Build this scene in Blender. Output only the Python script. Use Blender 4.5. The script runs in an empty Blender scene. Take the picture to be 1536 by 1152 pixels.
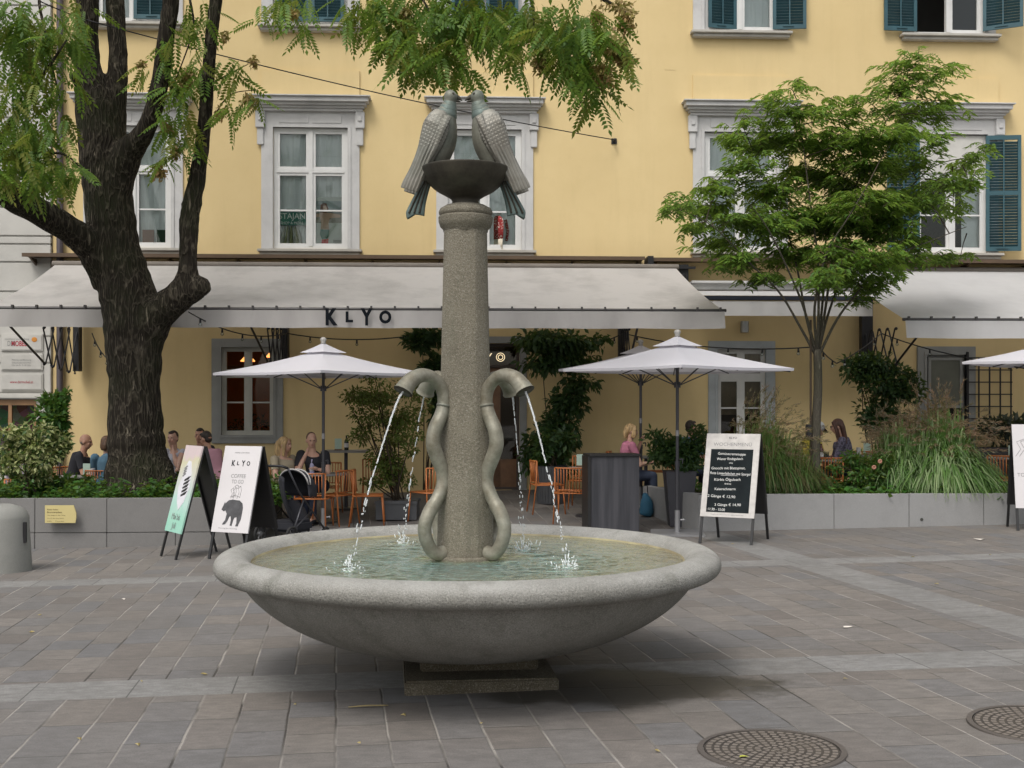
import bpy, bmesh, math, random
import numpy as np
from mathutils import Vector, Matrix
R = math.radians
rnd = random.Random(7)
rng = np.random.default_rng(11)
sc = bpy.context.scene
COL = sc.collection

# ---------------------------------------------------------------- camera, sky, sun, exposure
FPX, HY, CAMZ = 1750.0, 610.0, 1.6            # focal length in photo pixels, horizon row, eye height
cam = bpy.data.cameras.new("camera"); camo = bpy.data.objects.new("camera", cam); COL.objects.link(camo)
camo.location = (0, 0, CAMZ); camo.rotation_euler = (R(90), 0, 0)
cam.sensor_width = 36; cam.lens = 36 * FPX / 1536; cam.shift_y = (HY - 576) / 1536
cam.clip_end = 500; sc.camera = camo
SUN_EL, SUN_AZ = 56, 205                      # soft overcast daylight from behind the camera
w = bpy.data.worlds.new("World"); sc.world = w; w.use_nodes = True
nt = w.node_tree; nt.nodes.clear()
sky = nt.nodes.new('ShaderNodeTexSky'); sky.sky_type = 'NISHITA'; sky.sun_disc = False
sky.sun_elevation = R(SUN_EL); sky.sun_rotation = R(SUN_AZ); sky.air_density = 1.6; sky.dust_density = 5; sky.ozone_density = 1.0
hsv = nt.nodes.new('ShaderNodeHueSaturation'); hsv.inputs['Saturation'].default_value = 0.38
bg = nt.nodes.new('ShaderNodeBackground'); bg.inputs[1].default_value = 0.15
wo = nt.nodes.new('ShaderNodeOutputWorld')
nt.links.new(sky.outputs[0], hsv.inputs['Color']); nt.links.new(hsv.outputs[0], bg.inputs[0]); nt.links.new(bg.outputs[0], wo.inputs[0])
sun = bpy.data.lights.new("sun", 'SUN'); sun.energy = 1.05; sun.angle = R(18); sun.color = (1.0, 0.965, 0.91)
suno = bpy.data.objects.new("sun", sun); COL.objects.link(suno)
_d = Vector((math.sin(R(SUN_AZ)) * math.cos(R(SUN_EL)), math.cos(R(SUN_AZ)) * math.cos(R(SUN_EL)), math.sin(R(SUN_EL))))
suno.rotation_euler = _d.to_track_quat('Z', 'Y').to_euler(); suno.location = (0, -5, 30)
sc.view_settings.view_transform = 'Standard'; sc.view_settings.look = 'None'
sc.view_settings.exposure = 0.30; sc.view_settings.gamma = 1; sc.view_settings.use_curve_mapping = False
sc.cycles.use_denoising = True
sc.cycles.transparent_max_bounces = 16

# ---------------------------------------------------------------- photo pixel -> point at a real depth
def P(px, py, Y): return Vector(((px - 768) * Y / FPX, Y, CAMZ - (py - HY) * Y / FPX))
def G(x, y):                                   # height of the ground
    b = 0.018 * x
    if y < 16.6: return b - 0.0114 * y
    if y < 20.5: return b - 0.189 + (y - 16.6) * 0.0741
    return b + 0.10
FM = 0.045; FTH = math.atan(FM)
def F(px, py):                                 # pixel -> (u, z) on the facade plane
    k = (px - 768) / FPX; Y = 21 / (1 - FM * k)
    return k * Y / math.cos(FTH), CAMZ - (py - HY) * Y / FPX
def FU(px): return F(px, 0)[0]

# ---------------------------------------------------------------- materials
class NB:
    def __init__(s, name):
        s.m = bpy.data.materials.new(name); s.m.use_nodes = True; s.t = s.m.node_tree
        s.b = s.t.nodes['Principled BSDF']; s.tc = s.t.nodes.new('ShaderNodeTexCoord')
        s.out = s.t.nodes['Material Output']
    def obj(s): return s.tc.outputs['Object']
    def put(s, node, i, v):
        if v is None: return
        if hasattr(v, 'is_output'): s.t.links.new(v, node.inputs[i])
        else:
            if isinstance(v, tuple) and len(v) == 3 and node.inputs[i].type == 'RGBA': v = (*v, 1)
            node.inputs[i].default_value = v
    def math(s, op, a, b=None, c=None, clamp=False):
        n = s.t.nodes.new('ShaderNodeMath'); n.operation = op; n.use_clamp = clamp
        for i, v in enumerate((a, b, c)): s.put(n, i, v)
        return n.outputs[0]
    def vmath(s, op, a, b=None):
        n = s.t.nodes.new('ShaderNodeVectorMath'); n.operation = op; s.put(n, 0, a); s.put(n, 1, b); return n.outputs[0]
    def mix(s, f, a, b, mode='MIX'):
        n = s.t.nodes.new('ShaderNodeMix'); n.data_type = 'RGBA'; n.blend_type = mode
        s.put(n, 0, f); s.put(n, 6, a); s.put(n, 7, b); return n.outputs[2]
    def scale(s, v, xyz):
        n = s.t.nodes.new('ShaderNodeMapping'); s.put(n, 0, v); n.inputs['Scale'].default_value = xyz; return n.outputs[0]
    def noise(s, sc_, v=None, detail=4, rough=.55, dist=0):
        n = s.t.nodes.new('ShaderNodeTexNoise'); s.put(n, 'Vector', v if v is not None else s.obj())
        n.inputs['Scale'].default_value = sc_; n.inputs['Detail'].default_value = detail; n.inputs['Roughness'].default_value = rough
        n.inputs['Distortion'].default_value = dist; return n.outputs[0]
    def voro(s, sc_, v=None, feat='F1', out=0):
        n = s.t.nodes.new('ShaderNodeTexVoronoi'); n.feature = feat; s.put(n, 'Vector', v if v is not None else s.obj())
        n.inputs['Scale'].default_value = sc_; return n.outputs[out]
    def white(s, v, out=0):
        n = s.t.nodes.new('ShaderNodeTexWhiteNoise'); n.noise_dimensions = '3D'; s.put(n, 0, v); return n.outputs[out]
    def ramp(s, f, stops):
        n = s.t.nodes.new('ShaderNodeValToRGB'); s.put(n, 0, f); e = n.color_ramp.elements
        while len(e) < len(stops): e.new(0.5)
        for i, (p, c) in enumerate(stops):
            e[i].position = p; e[i].color = (c, c, c, 1) if isinstance(c, (int, float)) else (*c, 1)
        return n.outputs[0]
    def sep(s, v):
        n = s.t.nodes.new('ShaderNodeSeparateXYZ'); s.put(n, 0, v); return n.outputs
    def comb(s, x, y, z):
        n = s.t.nodes.new('ShaderNodeCombineXYZ')
        for i, v in enumerate((x, y, z)): s.put(n, i, v)
        return n.outputs[0]
    def bump(s, h, strength=.3, dist=.01, chain=None):
        n = s.t.nodes.new('ShaderNodeBump'); n.inputs['Strength'].default_value = strength; n.inputs['Distance'].default_value = dist
        s.put(n, 'Height', h)
        if chain is not None: s.t.links.new(chain, n.inputs['Normal'])
        s.t.links.new(n.outputs[0], s.b.inputs['Normal']); return n.outputs[0]
    def set(s, **k):
        for a, v in k.items():
            s.put(s.b, {'color': 'Base Color', 'rough': 'Roughness', 'metal': 'Metallic', 'trans': 'Transmission Weight',
                        'spec': 'Specular IOR Level', 'ecol': 'Emission Color', 'estr': 'Emission Strength', 'ior': 'IOR',
                        'alpha': 'Alpha', 'sss': 'Subsurface Weight', 'sheen': 'Sheen Weight', 'coat': 'Coat Weight'}[a], v)
        return s.m

def M(name, c, rough=.7, metal=0., var=.12, vs=3., bump=.15, bs=60., bd=.004, spec=.5, dirt=0.):
    n = NB(name); f = n.noise(vs, detail=6, rough=.6)
    lo = tuple(x * (1 - var) for x in c); hi = tuple(min(1, x * (1 + var)) for x in c)
    col = n.mix(n.ramp(f, [(.3, 0), (.7, 1)]), lo, hi)
    if dirt: col = n.mix(n.math('MULTIPLY', n.ramp(n.noise(vs * .6, detail=8, rough=.7), [(.5, 0), (.75, 1)]), dirt), col, tuple(x * .45 for x in c))
    if bump: n.bump(n.noise(bs, detail=5), bump, bd)
    return n.set(color=col, rough=rough, metal=metal, spec=spec)

def leafmat(name, c, c2, trans=.35, vs=1.5, rough=.5):
    n = NB(name)
    g = n.t.nodes.new('ShaderNodeNewGeometry')
    col = n.mix(g.outputs['Random Per Island'], c, c2)
    col = n.mix(n.ramp(n.noise(vs, detail=3), [(.35, 0), (.65, .6)]), col, tuple(x * .55 for x in c))
    n.set(color=col, rough=rough, spec=.4)
    tr = n.t.nodes.new('ShaderNodeBsdfTranslucent'); n.put(tr, 0, n.mix(.5, col, (.25, .32, .04)))
    ms = n.t.nodes.new('ShaderNodeMixShader'); ms.inputs[0].default_value = trans
    n.t.links.new(n.b.outputs[0], ms.inputs[1]); n.t.links.new(tr.outputs[0], ms.inputs[2]); n.t.links.new(ms.outputs[0], n.out.inputs[0])
    return n.m

def clothmat(name, c, trans=.3, dirt=.2, bumps=.2):
    n = NB(name)
    v = n.obj()
    f = n.noise(1.3, n.scale(v, (1, 1, .35)), detail=8, rough=.65)
    col = n.mix(n.math('MULTIPLY', n.ramp(f, [(.45, 0), (.72, 1)]), dirt), c, tuple(x * .55 for x in c))
    n.set(color=col, rough=.85, spec=.2); n.bump(n.noise(2.2, detail=3), bumps, .03)
    tr = n.t.nodes.new('ShaderNodeBsdfTranslucent'); n.put(tr, 0, col)
    ms = n.t.nodes.new('ShaderNodeMixShader'); ms.inputs[0].default_value = trans
    n.t.links.new(n.b.outputs[0], ms.inputs[1]); n.t.links.new(tr.outputs[0], ms.inputs[2]); n.t.links.new(ms.outputs[0], n.out.inputs[0])
    return n.m

def glassmat(name, tint=(.9, .95, .93), refl=.12, rough=.02):
    n = NB(name); n.t.nodes.remove(n.b)
    tr = n.t.nodes.new('ShaderNodeBsdfTransparent'); tr.inputs[0].default_value = (*tint, 1)
    gl = n.t.nodes.new('ShaderNodeBsdfGlossy'); gl.inputs['Roughness'].default_value = rough
    fr = n.t.nodes.new('ShaderNodeFresnel'); fr.inputs[0].default_value = 1.35
    ad = n.math('ADD', fr.outputs[0], refl, clamp=True)
    ms = n.t.nodes.new('ShaderNodeMixShader'); n.t.links.new(ad, ms.inputs[0])
    n.t.links.new(tr.outputs[0], ms.inputs[1]); n.t.links.new(gl.outputs[0], ms.inputs[2]); n.t.links.new(ms.outputs[0], n.out.inputs[0])
    return n.m

def emitmat(name, c, s):
    n = NB(name); return n.set(color=c, ecol=c, estr=s)

# ---------------------------------------------------------------- mesh helpers
def tag(o, label=None, cat=None, group=None, kind=None):
    if label: o['label'] = label
    if cat: o['category'] = cat
    if group: o['group'] = group
    if kind: o['kind'] = kind
    return o
def empty(name, loc, rz=0, label=None, cat=None, group=None):
    o = bpy.data.objects.new(name, None); COL.objects.link(o); o.empty_display_size = .2
    o.location = loc; o.rotation_euler = (0, 0, rz); return tag(o, label, cat, group)
def ch_tree(o, parent=None):
    c = o.copy(); COL.objects.link(c)
    if parent: c.parent = parent
    for k in list(o.children): ch_tree(k, c)
    return c

class MB:
    def __init__(s): s.v = []; s.f = []; s.mi = []; s.n = 0
    def add(s, vs, fs, m=0):
        b = len(s.v); s.v += [tuple(map(float, p)) for p in vs]; s.f += [tuple(b + i for i in q) for q in fs]; s.mi += [m] * len(fs); return s
    def box(s, a, b, m=0, bev=0, rot=None, about=None):
        x0, y0, z0 = [min(p, q) for p, q in zip(a, b)]; x1, y1, z1 = [max(p, q) for p, q in zip(a, b)]
        if bev > 0:
            bm = bmesh.new(); bmesh.ops.create_cube(bm, size=1)
            for v in bm.verts: v.co = Vector(((x0 + x1) / 2 + v.co.x * (x1 - x0), (y0 + y1) / 2 + v.co.y * (y1 - y0), (z0 + z1) / 2 + v.co.z * (z1 - z0)))
            bmesh.ops.bevel(bm, geom=bm.edges[:], offset=min(bev, (x1 - x0) * .45, (y1 - y0) * .45, (z1 - z0) * .45), segments=2, affect='EDGES')
            vs = [v.co.copy() for v in bm.verts]; fs = [[v.index for v in f.verts] for f in bm.faces]; bm.free()
        else:
            vs = [Vector(p) for p in ((x0, y0, z0), (x1, y0, z0), (x1, y1, z0), (x0, y1, z0), (x0, y0, z1), (x1, y0, z1), (x1, y1, z1), (x0, y1, z1))]
            fs = [(0, 3, 2, 1), (4, 5, 6, 7), (0, 1, 5, 4), (1, 2, 6, 5), (2, 3, 7, 6), (3, 0, 4, 7)]
        if rot is not None:
            c = Vector(about) if about else Vector(((x0 + x1) / 2, (y0 + y1) / 2, (z0 + z1) / 2))
            vs = [rot @ (v - c) + c for v in vs]
        return s.add(vs, fs, m)
    def tube(s, pts, rad, n=10, m=0, cap=True, closed=False):
        pts = [Vector(p) for p in pts]; k = len(pts)
        if not hasattr(rad, '__len__'): rad = [rad] * k
        prev = None; vs = []
        for i, p in enumerate(pts):
            a = pts[(i - 1) % k] if (i > 0 or closed) else p; b = pts[(i + 1) % k] if (i < k - 1 or closed) else p
            d = (b - a).normalized() if (b - a).length > 1e-9 else Vector((0, 0, 1))
            if prev is None:
                u = d.orthogonal().normalized()
                if abs(d.z) < .9: u = (Vector((0, 0, 1)) - d * d.z).normalized()
            else: u = (prev - d * prev.dot(d)).normalized()
            prev = u; q = d.cross(u); r = rad[i]; r = (r, r) if not hasattr(r, '__len__') else r
            vs += [p + u * (math.cos(2 * math.pi * j / n) * r[0]) + q * (math.sin(2 * math.pi * j / n) * r[1]) for j in range(n)]
        fs = []
        for i in range(k if closed else k - 1):
            i2 = (i + 1) % k
            for j in range(n):
                j2 = (j + 1) % n; fs.append((i * n + j, i * n + j2, i2 * n + j2, i2 * n + j))
        if cap and not closed: fs += [tuple(range(n))[::-1], tuple((k - 1) * n + j for j in range(n))]
        return s.add(vs, fs, m)
    def lathe(s, prof, n=48, m=0, c=(0, 0, 0), cap=False, a0=0.):
        vs = []; k = len(prof)
        for r, z in prof: vs += [(c[0] + r * math.cos(a0 + 2 * math.pi * j / n), c[1] + r * math.sin(a0 + 2 * math.pi * j / n), c[2] + z) for j in range(n)]
        fs = [(i * n + j, i * n + (j + 1) % n, (i + 1) * n + (j + 1) % n, (i + 1) * n + j) for i in range(k - 1) for j in range(n)]
        if cap: fs += [tuple(range(n))[::-1], tuple((k - 1) * n + j for j in range(n))]
        return s.add(vs, fs, m)
    def ball(s, c, r, m=0, n=12, rot=None):
        r = (r, r, r) if not hasattr(r, '__len__') else r; c = Vector(c); h = n // 2 + 1
        vs = [Vector((0, 0, -r[2]))]
        for i in range(1, h):
            t = math.pi * i / h - math.pi / 2
            vs += [Vector((r[0] * math.cos(t) * math.cos(2 * math.pi * j / n), r[1] * math.cos(t) * math.sin(2 * math.pi * j / n), r[2] * math.sin(t))) for j in range(n)]
        vs.append(Vector((0, 0, r[2])))
        fs = [(0, 1 + (j + 1) % n, 1 + j) for j in range(n)]
        for i in range(h - 2):
            for j in range(n): fs.append((1 + i * n + j, 1 + i * n + (j + 1) % n, 1 + (i + 1) * n + (j + 1) % n, 1 + (i + 1) * n + j))
        L = len(vs) - 1; fs += [(L, L - n + j, L - n + (j + 1) % n) for j in range(n)]
        if rot is not None: vs = [rot @ v for v in vs]
        return s.add([v + c for v in vs], fs, m)
    def prism(s, poly, y0, y1, m=0):           # polygon in x,z extruded along y
        n = len(poly); vs = [(x, y0, z) for x, z in poly] + [(x, y1, z) for x, z in poly]
        return s.add(vs, [tuple(range(n)), tuple(range(2 * n - 1, n - 1, -1))] + [(i, i + n, (i + 1) % n + n, (i + 1) % n) for i in range(n)], m)
    def prismz(s, poly, z0, z1, m=0):
        n = len(poly); vs = [(x, y, z0) for x, y in poly] + [(x, y, z1) for x, y in poly]
        return s.add(vs, [tuple(range(n))[::-1], tuple(range(n, 2 * n))] + [(i, (i + 1) % n, (i + 1) % n + n, i + n) for i in range(n)], m)
    def build(s, name, mats, parent=None, smooth=False, loc=None, rot=None, fix=True, edge=None):
        me = bpy.data.meshes.new(name); me.from_pydata(s.v, [], s.f)
        if not isinstance(mats, (list, tuple)): mats = [mats]
        for m in mats: me.materials.append(m)
        if len(mats) > 1: me.polygons.foreach_set('material_index', s.mi)
        if fix:
            bm = bmesh.new(); bm.from_mesh(me); bmesh.ops.recalc_face_normals(bm, faces=bm.faces); bm.to_mesh(me); bm.free()
        if smooth:
            me.polygons.foreach_set('use_smooth', [True] * len(me.polygons))
            if edge is not None: me.set_sharp_from_angle(angle=R(edge))
        me.update(); o = bpy.data.objects.new(name, me); COL.objects.link(o)
        if parent: o.parent = parent
        if loc is not None: o.location = loc
        if rot is not None: o.rotation_euler = rot
        return o

def bake(o, mods):                              # run modifiers once and keep the plain mesh
    for t, kw in mods:
        m = o.modifiers.new(t, t)
        for k, v in kw.items(): setattr(m, k, v)
    dg = bpy.context.evaluated_depsgraph_get(); dg.update()
    me = bpy.data.meshes.new_from_object(o.evaluated_get(dg)); o.modifiers.clear(); old = o.data; o.data = me; me.name = o.name
    if len(old.materials) and not len(me.materials):
        for mm in old.materials: me.materials.append(mm)
    me.polygons.foreach_set('use_smooth', [True] * len(me.polygons)); return o

def spline(pts, n=8):
    pts = [Vector(p) for p in pts]; out = []
    for i in range(len(pts) - 1):
        p0 = pts[max(i - 1, 0)]; p1 = pts[i]; p2 = pts[i + 1]; p3 = pts[min(i + 2, len(pts) - 1)]
        for j in range(n):
            t = j / n; out.append(.5 * ((2 * p1) + (p2 - p0) * t + (2 * p0 - 5 * p1 + 4 * p2 - p3) * t * t + (3 * p1 - p0 - 3 * p2 + p3) * t ** 3))
    out.append(pts[-1]); return out

def text(s, h, mat, parent, loc, rot=(R(90), 0, 0), width=None, bold=0., align='CENTER', name='lettering', ext=.002):
    cu = bpy.data.curves.new(name, 'FONT'); cu.body = s; cu.size = 1; cu.align_x = align; cu.align_y = 'CENTER'
    cu.extrude = 0; cu.offset = bold; cu.resolution_u = 4
    t = bpy.data.objects.new(name, cu); COL.objects.link(t)
    dg = bpy.context.evaluated_depsgraph_get(); me = bpy.data.meshes.new_from_object(t.evaluated_get(dg))
    bpy.data.objects.remove(t); bpy.data.curves.remove(cu)
    me.name = name
    n = len(me.vertices); a = np.empty(n * 3); me.vertices.foreach_get('co', a); a = a.reshape(-1, 3)
    lo = a.min(0); hi = a.max(0)
    sy = h / .72; sx = sy if width is None else width / max(hi[0] - lo[0], 1e-6)
    cx = (lo[0] + hi[0]) / 2 if align == 'CENTER' else lo[0]
    a[:, 0] = (a[:, 0] - cx) * sx; a[:, 1] = (a[:, 1] - (lo[1] + hi[1]) / 2) * sy
    me.vertices.foreach_set('co', a.ravel()); me.materials.clear(); me.materials.append(mat)
    o = bpy.data.objects.new(name, me); COL.objects.link(o); o.parent = parent; o.location = loc; o.rotation_euler = rot
    return o

# ---------------------------------------------------------------- foliage
def diamond(w=.22, fold=.06, droop=.1):
    return np.array([(0, 0, 0), (w, .45, fold), (0, 1, -droop), (-w, .45, fold)]), [(0, 1, 2), (0, 2, 3)]
def compound(pairs=9, w=.055, ll=.2, droop=.25):
    vs = []; fs = []
    def zz(t): return -droop * t * t
    for i in range(pairs):
        t = .14 + .84 * i / pairs; l = ll * (1 - .35 * abs(t - .45) / .55)
        for sd in (-1, 1):
            b = len(vs); dx, dy = sd * .85, .5; nx, ny = -dy * sd, dx * sd
            o = np.array([0, t, zz(t)]); tip = o + np.array([dx * l, dy * l, -.35 * l])
            mid = o + np.array([dx, dy, -.1]) * l * .45; s_ = np.array([nx, ny, 0]) * w * .5
            vs += [o, mid + s_, tip, mid - s_]; fs += [(b, b + 1, b + 2), (b, b + 2, b + 3)]
    b = len(vs); vs += [np.array([.006, 0, 0]), np.array([0, 1.0, zz(1)]), np.array([-.006, 0, 0])]; fs.append((b, b + 1, b + 2))
    b = len(vs); e = np.array([0, .97, zz(.97)]); vs += [e, e + [w * .5, ll * .4, -.02], e + [0, ll * .9, -.06], e + [-w * .5, ll * .4, -.02]]; fs += [(b, b + 1, b + 2), (b, b + 2, b + 3)]
    return np.array(vs), fs
def rots(d, n):
    d = d / np.linalg.norm(d, axis=1, keepdims=True); x = np.cross(d, n); x /= np.linalg.norm(x, axis=1, keepdims=True) + 1e-9
    return np.stack([x, d, np.cross(x, d)], axis=2)
def scatter(name, mats, pos, rot, scl, tpl, parent=None, midx=None):
    tv, tf = tpl; N = len(pos); nv = len(tv)
    V = (np.einsum('nij,kj->nki', rot, tv) * scl[:, None, None] + pos[:, None, :]).reshape(-1, 3)
    fl = np.array(tf); k = fl.shape[1]; Fc = (fl[None] + (np.arange(N) * nv)[:, None, None]).reshape(-1, k)
    me = bpy.data.meshes.new(name); me.vertices.add(len(V)); me.vertices.foreach_set('co', V.ravel().astype(np.float32))
    me.loops.add(Fc.size); me.loops.foreach_set('vertex_index', Fc.ravel().astype(np.int32))
    me.polygons.add(len(Fc)); me.polygons.foreach_set('loop_start', (np.arange(len(Fc)) * k).astype(np.int32))
    if not isinstance(mats, (list, tuple)): mats = [mats]
    for m in mats: me.materials.append(m)
    if midx is not None: me.polygons.foreach_set('material_index', np.repeat(midx, len(tf)).astype(np.int32))
    me.update(calc_edges=True); me.validate()
    o = bpy.data.objects.new(name, me); COL.objects.link(o)
    if parent: o.parent = parent
    return o
def blob_points(blobs, n):                      # blobs: (cx,cy,cz,rx,ry,rz,weight)
    B = np.array(blobs, float); wts = B[:, 6] / B[:, 6].sum(); i = rng.choice(len(B), n, p=wts)
    d = rng.normal(size=(n, 3)); d /= np.linalg.norm(d, axis=1, keepdims=True); r = rng.random(n) ** .45
    return B[i, :3] + d * r[:, None] * B[i, 3:6], d
def clumped(cx, cy, cz, rx, ry, rz, k, small=.35, seed=1):
    g = np.random.default_rng(seed); out = []
    for _ in range(k):
        d = g.normal(size=3); d /= np.linalg.norm(d); r = g.random() ** .5 * .85; s_ = small * g.uniform(.6, 1.3)
        out.append((cx + d[0] * rx * r, cy + d[1] * ry * r, cz + d[2] * rz * r, rx * s_, ry * s_, rz * s_, s_ ** 2))
    return out
def foliage(name, mats, blobs, n, size, tpl=None, parent=None, droop=.3, spread=1., up=.6, svar=.35):
    pos, d = blob_points(blobs, n)
    dr = d * spread + rng.normal(size=(n, 3)) * .6; dr[:, 2] -= droop
    nn = rng.normal(size=(n, 3)) * .5; nn[:, 2] += up
    s_ = size * rng.uniform(1 - svar, 1 + svar, n)
    mi = None if not isinstance(mats, (list, tuple)) or len(mats) < 2 else rng.choice(len(mats), n)
    return scatter(name, mats, pos, rots(dr, nn), s_, tpl or diamond(), parent, mi)
# ================================================================ SETTING
# ---- paving
def paving_mat():
    n = NB('stone_paving'); x, y, z = n.sep(n.obj())[:3]
    u = n.math('ADD', x, n.math('MULTIPLY', y, .151)); v = n.math('SUBTRACT', y, n.math('MULTIPLY', x, .08))
    warp = n.noise(1.0, n.comb(n.math('MULTIPLY', u, 2.3), 0., 0.), detail=1)
    u = n.math('ADD', u, n.math('MULTIPLY', n.math('SUBTRACT', warp, .5), .16))
    wob = n.noise(2.6, detail=2); u = n.math('ADD', u, n.math('MULTIPLY', n.math('SUBTRACT', wob, .5), .015))
    def band(val, a, b): return n.math('MULTIPLY', n.math('GREATER_THAN', val, a), n.math('LESS_THAN', val, b))
    bandv = n.math('ADD', n.math('ADD', band(v, 7.08, 7.56), band(v, 12.2, 12.68)), band(v, 2.0, 2.46), clamp=True)
    u0 = n.math('ADD', x, n.math('MULTIPLY', y, .151)); bandu = band(u0, 4.84, 5.32)
    bm_ = n.math('MAXIMUM', bandv, bandu)
    RW, RL = .262, .40
    row = n.math('FLOOR', n.math('DIVIDE', u, RW)); wr = n.white(n.comb(row, 3., 0.))
    seg = n.math('FLOOR', n.math('DIVIDE', v, 5.1))
    v2 = n.math('ADD', v, n.math('MULTIPLY', wr, 1.7)); ln = n.math('MULTIPLY', n.math('ADD', wr, .75), RL)
    cell = n.math('FLOOR', n.math('DIVIDE', v2, ln)); fv = n.math('MULTIPLY', n.math('FRACT', n.math('DIVIDE', v2, ln)), ln)
    fu = n.math('MULTIPLY', n.math('FRACT', n.math('DIVIDE', u, RW)), RW)
    def edge(f, L): return n.math('MINIMUM', f, n.math('SUBTRACT', L, f))
    eu = edge(fu, RW); ev = edge(fv, ln)
    # band slabs: long stones along the band
    bc = n.math('ADD', n.math('MULTIPLY', n.math('FLOOR', n.math('DIVIDE', v, .8)), bandu), n.math('MULTIPLY', n.math('FLOOR', n.math('DIVIDE', u0, .62)), bandv))
    be = n.math('MINIMUM', n.math('ADD', edge(n.math('MULTIPLY', n.math('FRACT', n.math('DIVIDE', u0, .62)), .62), .62), n.math('SUBTRACT', 1., bandv)),
                n.math('ADD', edge(n.math('MULTIPLY', n.math('FRACT', n.math('DIVIDE', v, .8)), .8), .8), n.math('SUBTRACT', 1., n.math('SUBTRACT', bandu, n.math('MULTIPLY', bandu, bandv)))))
    idv = n.comb(row, cell, 1.); r1 = n.white(idv); r2 = n.white(n.comb(cell, row, 7.))
    stone = n.ramp(r1, [(0, (.172, .152, .138)), (.22, (.208, .186, .166)), (.42, (.184, .176, .172)), (.62, (.236, .210, .186)), (.8, (.168, .167, .172)), (1, (.214, .190, .170))])
    bst = n.ramp(n.white(n.comb(bc, bandu, 2.)), [(0, (.245, .242, .234)), (.5, (.285, .28, .27)), (1, (.262, .262, .258))])
    col = n.mix(bm_, stone, bst)
    g1 = n.noise(140, detail=3, rough=.8); g2 = n.noise(9, n.scale(n.obj(), (1, 2.2, 1)), detail=6, rough=.7); g3 = n.noise(.7, detail=6, rough=.65)
    col = n.mix(n.ramp(g1, [(.36, 1), (.62, 0)]), col, n.mix(.42, col, (.05, .05, .05)))
    col = n.mix(n.ramp(g2, [(.35, .5), (.6, 0)]), col, (.08, .075, .07)); col = n.mix(n.ramp(g2, [(.6, 0), (.85, .25)]), col, (.36, .34, .31))
    col = n.mix(n.ramp(g3, [(.42, 0), (.70, .45)]), col, (.10, .095, .088))
    gum = n.voro(4.3); col = n.mix(n.ramp(gum, [(.04, .55), (.055, 0)]), col, (.07, .07, .07))
    # joints: pale mortar along the courses, thin dark across; mortar washed out in places
    mw = n.ramp(n.noise(1.1, detail=3), [(.4, 0), (.58, 1)])
    ju = n.math('MULTIPLY', n.math('LESS_THAN', n.math('ADD', eu, n.math('MULTIPLY', n.noise(60, detail=2), .006)), .0085), n.math('SUBTRACT', 1., bm_)); jv = n.math('MULTIPLY', n.math('LESS_THAN', ev, .004), n.math('SUBTRACT', 1., bm_))
    jb = n.math('MULTIPLY', n.math('LESS_THAN', be, .005), bm_)
    col = n.mix(ju, col, n.mix(mw, (.055, .05, .045), (.275, .255, .232))); col = n.mix(n.math('MULTIPLY', jv, .75), col, (.06, .056, .05)); col = n.mix(n.math('MULTIPLY', jb, .7), col, (.05, .048, .045))
    # wet, algae-dark stain on the stones round the fountain's foot, with its own ragged outline
    dx = n.math('SUBTRACT', x, .62); dy = n.math('SUBTRACT', y, 6.95)
    dd = n.math('SQRT', n.math('ADD', n.math('MULTIPLY', n.math('MULTIPLY', dx, dx), .55), n.math('MULTIPLY', n.math('MULTIPLY', dy, dy), 2.2)))
    dd = n.math('ADD', dd, n.math('MULTIPLY', n.math('SUBTRACT', n.noise(2.2, detail=7, rough=.7), .5), 1.1))
    wet = n.ramp(dd, [(.55, 1), (.74, 0)]); col = n.mix(n.math('MULTIPLY', wet, .78), col, (.032, .029, .022))
    h = n.math('MINIMUM', n.math('DIVIDE', n.math('MINIMUM', eu, ev), .012), 1.)
    h = n.math('ADD', n.math('MAXIMUM', h, bm_), n.math('MULTIPLY', g1, .35)); h = n.math('ADD', h, n.math('MULTIPLY', g2, .6))
    n.bump(h, .55, .006)
    n.set(color=col, rough=n.mix(n.math('MULTIPLY', wet, .6), n.ramp(g2, [(.3, .72), (.7, .9)]), (.35, .35, .35)), spec=.35)
    return n.m
M_PAVE = paving_mat()
xs = sorted(set(list(np.linspace(-45, 45, 46)) + list(np.linspace(-10, 10, 41)))); ys = sorted(set([-30, -20, -10, -4, 0] + list(np.linspace(1, 24, 70)) + [16.6, 20.5, 30, 40]))
g = MB(); g.add([(x, y, G(x, y)) for y in ys for x in xs], [(j * len(xs) + i, j * len(xs) + i + 1, (j + 1) * len(xs) + i + 1, (j + 1) * len(xs) + i) for j in range(len(ys) - 1) for i in range(len(xs) - 1)])
tag(g.build('paved_square', M_PAVE, fix=False), 'grey brown stone slab paving of the square', None, kind='structure')

# ---- manhole covers
def cover_mat():
    n = NB('cast_iron_cover'); x, y, z = n.sep(n.obj())[:3]
    r = n.math('SQRT', n.math('ADD', n.math('MULTIPLY', x, x), n.math('MULTIPLY', y, y))); a = n.math('ARCTAN2', y, x)
    k = n.math('FLOOR', n.math('MULTIPLY', r, 26.)); rr = n.math('FRACT', n.math('MULTIPLY', r, 26.))
    seg = n.math('SINE', n.math('MULTIPLY', a, n.math('ADD', n.math('MULTIPLY', k, 5.), 6.)))
    hgt = n.math('MULTIPLY', n.math('GREATER_THAN', rr, .35), n.math('GREATER_THAN', seg, -.55))
    col = n.mix(hgt, (.05, .043, .038), (.22, .19, .165)); col = n.mix(n.ramp(n.noise(8, detail=6), [(.4, 0), (.7, .5)]), col, (.13, .11, .09))
    n.bump(hgt, .8, .006); return n.set(color=col, rough=.65, metal=.35)
M_COVER = cover_mat(); M_IRONRIM = M('iron_rim', (.12, .105, .095), .6, .4)
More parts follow.
